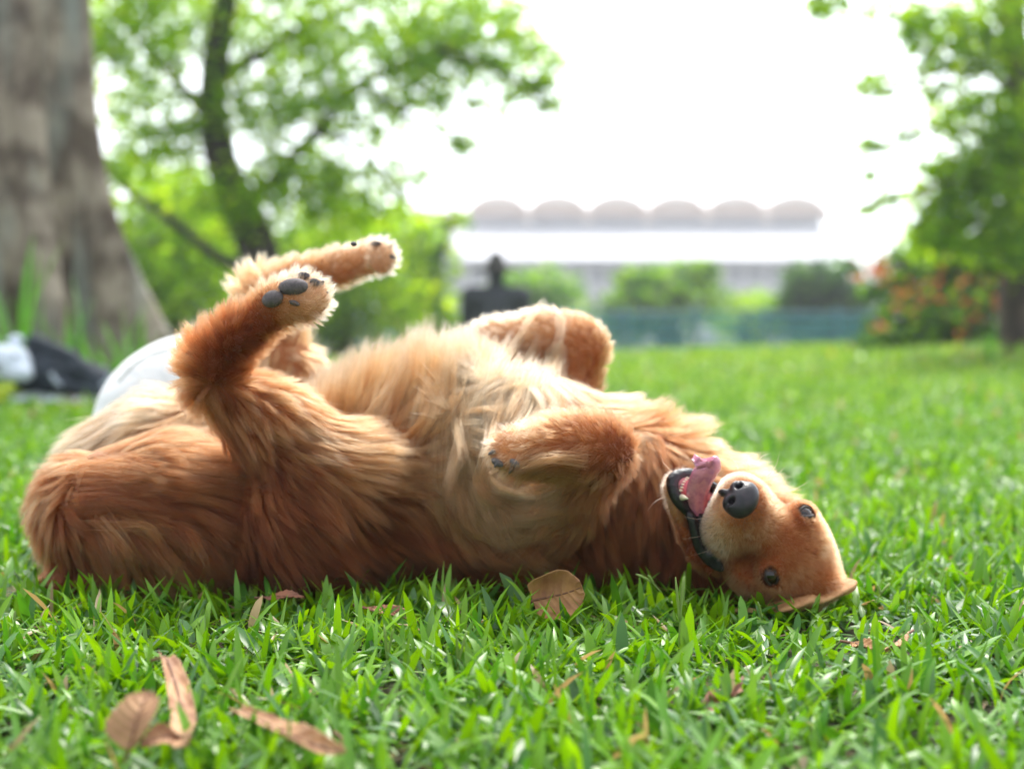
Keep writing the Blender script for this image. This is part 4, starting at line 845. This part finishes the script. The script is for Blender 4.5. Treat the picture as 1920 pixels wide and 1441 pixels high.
# drooping sprig in mid air
sp_ = tree_thing('thin leafy sprig hanging from above left of the stadium roof', P(1085, 250, 11.0), None, 'hanging_sprig', 'branch')
mb = MB(); mb.tube(spline([P(985, 60, 11), P(1020, 200, 11), P(1060, 290, 11), P(1120, 315, 11), P(1185, 340, 11)], 16), np.linspace(.008, .003, 16), 6); mb.build('twig', bark_d, sp_)
crown('leaves', np.concatenate([PX(1120, 316, 11, 40, 8, 14), PX(1170, 332, 11, 20, 7, 8), PX(1040, 230, 11, 16, 30, 12)]), .08, GREEN, sp_)

# ------------------------------------------------------------------ big trunk on the left
bark_g = mat('bark_grey', (.42, .35, .27), rough=.9, noise=(5.5, (.14, .105, .078), .40, .60, 7), bump=(11, 1.0, .09, (1.8, 1.8, .22)))
nt_ = bark_g.node_tree   # greenish grey lichen patches
n2 = nt_.nodes.new('ShaderNodeTexNoise'); n2.inputs['Scale'].default_value = 2.2; n2.inputs['Detail'].default_value = 5
tc2 = nt_.nodes.new('ShaderNodeTexCoord'); mp2 = nt_.nodes.new('ShaderNodeMapping'); mp2.inputs['Scale'].default_value = (2.2, 2.2, .5); nt_.links.new(tc2.outputs['Object'], mp2.inputs[0]); nt_.links.new(mp2.outputs[0], n2.inputs[0])
mr2 = nt_.nodes.new('ShaderNodeMapRange'); mr2.inputs[1].default_value = .50; mr2.inputs[2].default_value = .70; nt_.links.new(n2.outputs[0], mr2.inputs[0])
mx2 = nt_.nodes.new('ShaderNodeMix'); mx2.data_type = 'RGBA'; mx2.inputs[7].default_value = (.32, .35, .31, 1); nt_.links.new(mr2.outputs[0], mx2.inputs[0])
pb = [q for q in nt_.nodes if q.type == 'BSDF_PRINCIPLED'][0]; lk_ = pb.inputs['Base Color'].links[0]; src = lk_.from_socket; nt_.links.new(src, mx2.inputs[6]); nt_.links.new(mx2.outputs[2], pb.inputs['Base Color'])
TY = 7.2; tc_ = P(-10, 600, TY); gx0 = float(gz(tc_[0], TY)); tb = empty('tree', (tc_[0], TY, gx0), label='massive grey fluted tree trunk with buttress roots at the left edge', cat='tree')
nz, na = 90, 180; zz = np.linspace(-.25, 3.6, nz) ; th = np.linspace(0, 2 * math.pi, na, endpoint=False); VV = np.zeros((nz, na, 3))
roots = [(-.18, 1.0, .13), (.35, .45, .12), (-.75, .62, .16), (-1.35, .60, .15), (-1.95, .62, .16), (1.2, .8, .2), (2.1, .7, .2), (3.0, .9, .2), (-2.6, .8, .16)]
for i, z in enumerate(zz):
    base = .30 + .02 * z; fl = math.exp(-max(z, 0) / .85); r = np.full(na, base + .05 * fl)
    for a0, am, wd in roots:
        da = (th - a0 + math.pi) % (2 * math.pi) - math.pi; r = r + (.62 * am * fl + .05 * am * math.exp(-max(z, 0) / 2.6)) * np.exp(-(da / (wd * (1 + .9 * (1 - fl)))) ** 2)
    r = r + .052 * (1 - 1.6 * np.abs(np.sin(th * 4.5 + .5 * math.sin(z * 1.3) + .6))) * (1 - .4 * fl) + .012 * np.sin(th * 17 + 2 * z) + .006 * np.sin(th * 31 + 5 * z)
    VV[i, :, 0] = tc_[0] + r * np.cos(th) + .03 * max(z, 0); VV[i, :, 1] = TY + r * np.sin(th); VV[i, :, 2] = gx0 + z
ix = np.arange(nz * na).reshape(nz, na); Fc = np.stack([ix[:-1], np.roll(ix[:-1], -1, 1), np.roll(ix[1:], -1, 1), ix[1:]], -1).reshape(-1, 4)
mesh_np('trunk', VV.reshape(-1, 3), Fc, bark_g, tb)
cl = [cluster(np.array([tc_[0] + a, TY + b, gx0 + 3.9 + c]), (1.3, 1.3, .5), 700) for a, b, c in ((0, 0, .2), (1.6, .6, .5), (-1.6, 0, .4), (.3, 1.9, .6))]
crown('crown', np.concatenate(cl), .10, GREEN, tb)
# weeds round its foot
def weeds(px, Y, n, h, label, sp=.10):
    c0 = P(px, 600, Y); z0 = float(gz(c0[0], Y)); x = c0[0] + rng.normal(0, sp, n); y = Y + rng.normal(0, sp / 2, n)
    Vb, Fb, per = blades(x, y, gz(x, y), rng.uniform(0, 6.28, n), np.abs(rng.normal(.25, .15, n)), h * rng.uniform(.5, 1, n), rng.uniform(.014, .024, n), rng.uniform(.1, .7, n), 6)
    c = np.array([[.09, .27, .03]]) * rng.uniform(.6, 1.5, (n, 1)); o = mesh_np('tall_weed', Vb, Fb, grass_m, attr={'tint': np.concatenate([c, np.ones((n, 1))], 1).repeat(per, 0)})
    tag(o, label=label, cat='weed', group='long bladed weeds at the foot of the big trunk')
weeds(25, 6.10, 11, .80, 'tall grassy weed at the left edge before the big trunk')
weeds(100, 6.05, 13, .66, 'grassy weed clump before the middle of the big trunk')
weeds(165, 6.05, 13, .50, 'low crossing weed blades right of the middle clump')
weeds(225, 6.15, 13, .46, 'weed clump before the right buttress root')
weeds(275, 6.3, 9, .34, 'small weed clump at the tip of the right root')
weeds(1858, 9.3, 9, .34, 'single tall grass tuft at the right lawn edge', .0012)

# ------------------------------------------------------------------ things beside the trunk
navy = mat('navy_fabric', (.012, .02, .032), rough=.7, noise=(30, (.03, .045, .065), .5, .7), bump=(50, .5, .01)); white_f = mat('white_fabric', (.62, .68, .78), rough=.8, bump=(35, .5, .01))
yellow = mat('lime_plastic', (.50, .62, .02), rough=.5); orange_f = mat('orange_cloth', (.62, .30, .10), rough=.8)
SY = 5.9
def soft(name, prims, material, parent, h=.006, k=.02): return blob(name, prims, h, material, parent, k)
mt = empty('picnic_mat', GP(60, 760, .05), label='striped mat edge in lime, white and orange on the grass left of the dog', cat='mat')
def strip(name, p0, p1, dep, th, material, parent):
    x = np.linspace(p0[0], p1[0], 30); z = np.interp(x, [p0[0], p1[0]], [p0[2], p1[2]]) + .004 * np.sin(x * 60); m_ = MB()
    T0 = np.stack([x, np.full(30, p0[1]), z], -1); T1 = T0 + np.array([0, dep, .004]); B0_ = T0 - np.array([0, 0, th]); B1 = T1 - np.array([0, 0, th]); VV = np.concatenate([T0, T1, B0_, B1]); f = []
    for i in range(29):
        f += [(i, i + 1, 30 + i + 1, 30 + i), (60 + i, i + 60 + 1, i + 1, i)[::-1][::1], (60 + i, 90 + i, 91 + i, 61 + i), (30 + i, 31 + i, 91 + i, 90 + i)]
    m_.add(VV, f); return m_.build(name, material, parent)
strip('lime_band', P(-60, 730, SY - .12), P(42, 735, SY - .12), .5, .04, yellow, mt)
strip('white_band', P(20, 738, SY - .14), P(120, 742, SY - .14), .5, .025, white_f, mt)
strip('white_band', P(108, 742, SY - .13), P(225, 748, SY - .13), .5, .020, white_f, mt)
strip('orange_band', P(105, 753, SY - .16), P(205, 762, SY - .16), .5, .022, orange_f, mt)
bag = empty('bag', P(130, 745, SY), label='dark navy cloth bag slumped on the mat beside the big trunk', cat='bag')
soft('bag_body', [('c', P(75, 700, SY + .05), P(180, 715, SY), (.11, .075)), ('c', P(70, 650, SY + .08), P(120, 690, SY + .02), (.05, .08)), ('c', P(150, 690, SY - .05), P(190, 735, SY - .05), (.045, .03))], navy, bag, .01, .03)
soft('flap', [('c', P(65, 640, SY + .02), P(140, 672, SY - .04), (.035, .03)), ('c', P(110, 720, SY - .09), P(185, 738, SY - .08), (.03, .02))], navy, bag, .008, .02)
mb = MB(); mb.tube(spline([P(205, 702, SY - .1), P(203, 715, SY - .1), P(190, 722, SY - .1)], 8), .011, 8); bkm = mat('buckle_grey', (.35, .40, .48), rough=.4); mb.build('buckle', bkm, bag); mb = MB(); mb.tube(spline([P(95, 700, SY - .13), P(105, 715, SY - .13), P(115, 722, SY - .13)], 8), .009, 8); mb.build('buckle', bkm, bag)
sh = empty('white_pouch', P(20, 715, SY), label='white pouch with a dark oval opening at the left edge on the mat', cat='pouch')
soft('pouch_body', [('e', P(15, 685, SY - .06), (.10, .05, .068)), ('c', P(-30, 665, SY - .04), P(35, 668, SY - .04), (.05, .04)), ('e', P(38, 700, SY - .1), (.055, .03, .035))], white_f, sh, .008, .02)
soft('pouch_top', [('e', P(30, 637, SY + .01), (.036, .02, .022)), ('c', P(28, 645, SY + .01), P(32, 655, SY), (.02, .02))], white_f, sh, .006, .01)
soft('opening', [('e', P(25, 668, SY - .088), (.024, .010, .009))], navy, sh, .003)
soft('opening', [('e', P(-5, 690, SY - .105), (.012, .010, .016))], navy, sh, .003)
# white stuffed bundle behind the dog
wm = mat('white_cotton', (.80, .80, .79), rough=.85, bump=(14, .7, .02, (1, 1, 1)), noise=(3, (.72, .73, .76), .4, .7))
bb = P(390, 820, 2.62); bd = empty('white_bundle', (bb[0], 2.62, 0), label='rounded white cloth bundle on the grass behind the hindquarters of the dog', cat='bundle')
def wpt(px, py, Y): return P(px, py, Y)
soft('cloth', [('e', wpt(385, 780, 2.62), (.19, .12, .155)), ('c', wpt(280, 800, 2.6), wpt(500, 790, 2.66), (.085, .09)), ('c', wpt(540, 690, 2.72), wpt(520, 800, 2.7), (.062, .09)), ('c', wpt(245, 870, 2.6), wpt(500, 880, 2.65), (.07, .07))], wm, bd, .008, .06)
mb = MB(); mb.tube(spline([wpt(222, 716, 2.52), wpt(262, 676, 2.50), wpt(330, 652, 2.47), wpt(420, 640, 2.47)], 24), .0022, 6); mb.build('seam', mat('seam', (.6, .6, .6), rough=.8), bd)

# ------------------------------------------------------------------ pale humid air
mb = MB(); mb.box((0, 70, 8.0), (190, 180, 24)); hz = mb.build('haze', None, None, False); tag(hz, kind='stuff', label='pale humid air over the park', cat='haze')
hzm = bpy.data.materials.new('haze_air'); hzm.use_nodes = True; ht = hzm.node_tree; ht.nodes.clear(); hv = ht.nodes.new('ShaderNodeVolumePrincipled'); hout = ht.nodes.new('ShaderNodeOutputMaterial')
hv.inputs['Color'].default_value = (.93, .96, 1, 1); hv.inputs['Density'].default_value = .0019; hv.inputs['Anisotropy'].default_value = .3; ht.links.new(hv.outputs[0], hout.inputs['Volume']); hz.data.materials.append(hzm)
# ------------------------------------------------------------------ seated person far back
pm_ = mat('dark_jacket', (.045, .050, .060), rough=.85, bump=(20, .5, .02)); ps = mat('skin_shade', (.16, .09, .06), rough=.6)
PYD = 10.2; pb_ = np.array([P(930, 600, PYD)[0], PYD, float(gz(-.1, PYD))])
per = empty('person', pb_, label='person in dark jacket and brimmed hat sitting on the far lawn, back turned', cat='person')
def Q_(x, y, z): return pb_ + np.array([x, y, z])
blob('body', [('c', Q_(0, .02, .12), Q_(0, 0, .30), (.175, .17)), ('c', Q_(0, 0, .30), Q_(0, .01, .50), (.17, .14)), ('c', Q_(-.150, .0, .56), Q_(.150, 0, .56), (.085, .085)), ('c', Q_(0, .0, .55), Q_(0, .04, .70), (.062, .052)), ('e', Q_(0, .07, .765), (.068, .085, .10)),
             ('c', Q_(-.19, 0, .58), Q_(-.205, .04, .30), (.062, .055)), ('c', Q_(-.235, .04, .30), Q_(-.12, .26, .22), (.048, .036)), ('c', Q_(.19, 0, .58), Q_(.205, .04, .30), (.062, .055)), ('c', Q_(.235, .04, .30), Q_(.12, .26, .22), (.048, .036)),
             ('c', Q_(-.11, .05, .10), Q_(-.22, .42, .26), (.095, .065)), ('c', Q_(-.22, .42, .26), Q_(-.08, .52, .04), (.06, .04)), ('c', Q_(.11, .05, .10), Q_(.22, .42, .26), (.095, .065)), ('c', Q_(.22, .42, .26), Q_(.08, .52, .04), (.06, .04)),
             ('c', Q_(-.12, .26, .22), Q_(-.03, .33, .22), (.034, .026)), ('c', Q_(.12, .26, .22), Q_(.03, .33, .22), (.034, .026))], .012, pm_, per, .03)
hat = MB(); prof = [(0, .905), (.018, .90), (.045, .875), (.068, .82), (.078, .79), (.18, .768), (.185, .760), (.078, .778), (.0, .778)]
nn_ = 28; VV = [Q_(r * math.cos(2 * math.pi * k / nn_), .06 + r * math.sin(2 * math.pi * k / nn_), z) for r, z in prof for k in range(nn_)]
hat.add(VV, [(i * nn_ + k, i * nn_ + (k + 1) % nn_, (i + 1) * nn_ + (k + 1) % nn_, (i + 1) * nn_ + k) for i in range(len(prof) - 1) for k in range(nn_)]); hat.build('hat', mat('dark_hat', (.035, .033, .03), rough=.85), per)

# ------------------------------------------------------------------ teal fence beyond the lawn
teal = mat('teal_mesh', (.03, .32, .31), rough=.6, noise=(1.5, (.06, .42, .40), .4, .6)); teal_p = mat('teal_post', (.05, .20, .22), rough=.5)
fY = 27; zt = P(1300, 590, fY)[2]; zb = float(gz(0, fY)); fe = empty('fence', (P(1300, 600, fY)[0], fY, zb), label='teal green mesh fence with posts beyond the far edge of the lawn', cat='fence')
fx0, fx1 = P(640, 600, fY)[0], P(1700, 600, fY)[0]; m_ = MB(); nw = 110
for k_ in range(nw):
    x = fx0 + (fx1 - fx0) * k_ / nw; m_.box((x, fY, (zt + zb) / 2), (.028, .012, zt - zb))
for z in np.arange(zb + .1, zt, .22): m_.box(((fx0 + fx1) / 2, fY + .014, z), (fx1 - fx0, .012, .05))
m_.build('mesh_panel', teal, fe, False)
for k_ in range(9):
    x = fx0 + (fx1 - fx0) * k_ / 8; mp_ = MB(); mp_.tube([(x, fY - .06, zb - .1), (x, fY - .06, zt + .02), (x, fY - .06, zt + .12)], .045, 10); mp_.build('post', teal_p, fe)
mr_ = MB(); mr_.tube([(fx0, fY - .02, zt + .03), (fx1, fY - .02, zt + .03)], .03, 8); mr_.build('top_rail', teal_p, fe)

# ------------------------------------------------------------------ stadium
SYD = 125.0; wallm = mat('stadium_wall', (.74, .73, .75), rough=.9, noise=(.3, (.64, .63, .66), .4, .6)); roofm = mat('stadium_roof', (.62, .62, .65), rough=.7, noise=(.2, (.57, .57, .61), .4, .6)); archm = mat('stadium_arch', (.84, .73, .64), rough=.8, noise=(.4, (.86, .78, .70), .4, .6)); winm = mat('stadium_window', (.30, .31, .36), rough=.2)
x0, x1 = P(700, 600, SYD)[0], P(1570, 600, SYD)[0]; zg = float(gz(0, SYD)); st_ = empty('stadium', ((x0 + x1) / 2, SYD, zg), label='pale stadium with a scalloped vaulted roof on the horizon', cat='stadium')
zw = P(960, 486, SYD)[2]; z2 = P(960, 428, SYD + 9)[2]; z3 = P(960, 403, SYD + 9)[2]; z4 = P(960, 371, SYD + 9)[2]
m_ = MB(); m_.box(((x0 + x1) / 2, SYD + 10, (zg + zw) / 2 - .1), (x1 - x0 - 2, 18, zw - zg)); m_.build('wall', wallm, st_, False)
for k_ in range(22):
    x = x0 + 2.2 + (x1 - x0 - 4) * k_ / 21
    m_ = MB(); m_.box((x, SYD + .98, zw - 1.35), (1.1, .12, 1.1)); m_.build('window', winm, st_, False)
xa0 = P(880, 600, SYD + 10)[0]; xa1 = P(1540, 600, SYD + 10)[0]; m_ = MB()  # sloping lower roof, its right end raked
yf, yb_ = SYD - 1, SYD + 9
top = [(x0, yf, zw), (x1 + .3, yf, zw), (xa1 + .3, yb_, z2), (x0, yb_, z2)]; m_.add([(a, b, c) for a, b, c in top] + [(a, b, c - .35) for a, b, c in top], [(0, 1, 2, 3), (7, 6, 5, 4), (0, 4, 5, 1), (1, 5, 6, 2), (2, 6, 7, 3), (3, 7, 4, 0)]); m_.build('lower_roof', roofm, st_, False)
m_ = MB(); m_.box(((x0 + xa1) / 2, SYD + 12, (z2 + z3) / 2), (xa1 - x0, 4, z3 - z2 + .4)); m_.build('upper_wall', roofm, st_, False)
m_ = MB(); m_.box(((x0 + xa1) / 2, SYD + 8.0, z3 + .12), (xa1 - x0, .5, .42)); m_.build('cornice', mat('stadium_cornice', (.52, .36, .27), rough=.8), st_, False)
na_ = 6; wA = (xa1 - xa0) / na_
for k_ in range(0, na_):
    c = xa0 + wA * (k_ + .5); a_s = np.linspace(math.pi, 0, 19); hgt = (z4 - z3) * 1.05; VV = []
    for y in (SYD + 8.5, SYD + 20):
        VV += [(c + wA * .5 * math.cos(a) * .998, y, z3 + .25 + hgt * math.sin(a) ** 1.0) for a in a_s] + [(c + wA * .5 * math.cos(a) * .998, y, z3 + .25 + hgt * math.sin(a) - .42 - .25 * math.sin(a)) for a in a_s]
    f = []
    for i in range(18): f += [(i, i + 1, 38 + i + 1, 38 + i), (19 + i, 57 + i, 58 + i, 20 + i), (i, 19 + i, 20 + i, i + 1), (38 + i, 39 + i, 58 + i, 57 + i)]
    m_ = MB(); m_.add(VV, f); m_.build('roof_vault', archm, st_)
    m_ = MB(); VV = [(c + wA * .5 * math.cos(a) * .96, SYD + 9.2, z3 + .2 + (hgt - .3) * math.sin(a)) for a in a_s]; VV += [(x, y + .2, z) for x, y, z in VV]; m_.add(VV, [tuple(range(19))[::-1], tuple(range(19, 38))] + [(i, i + 1, 20 + i, 19 + i) for i in range(18)]); m_.build('vault_infill', archm, st_, False)
    m_ = MB(); m_.box((c + wA / 2, SYD + 8.2, z3 - .1), (.5, .5, 1.4)); m_.build('pillar', archm, st_, False)
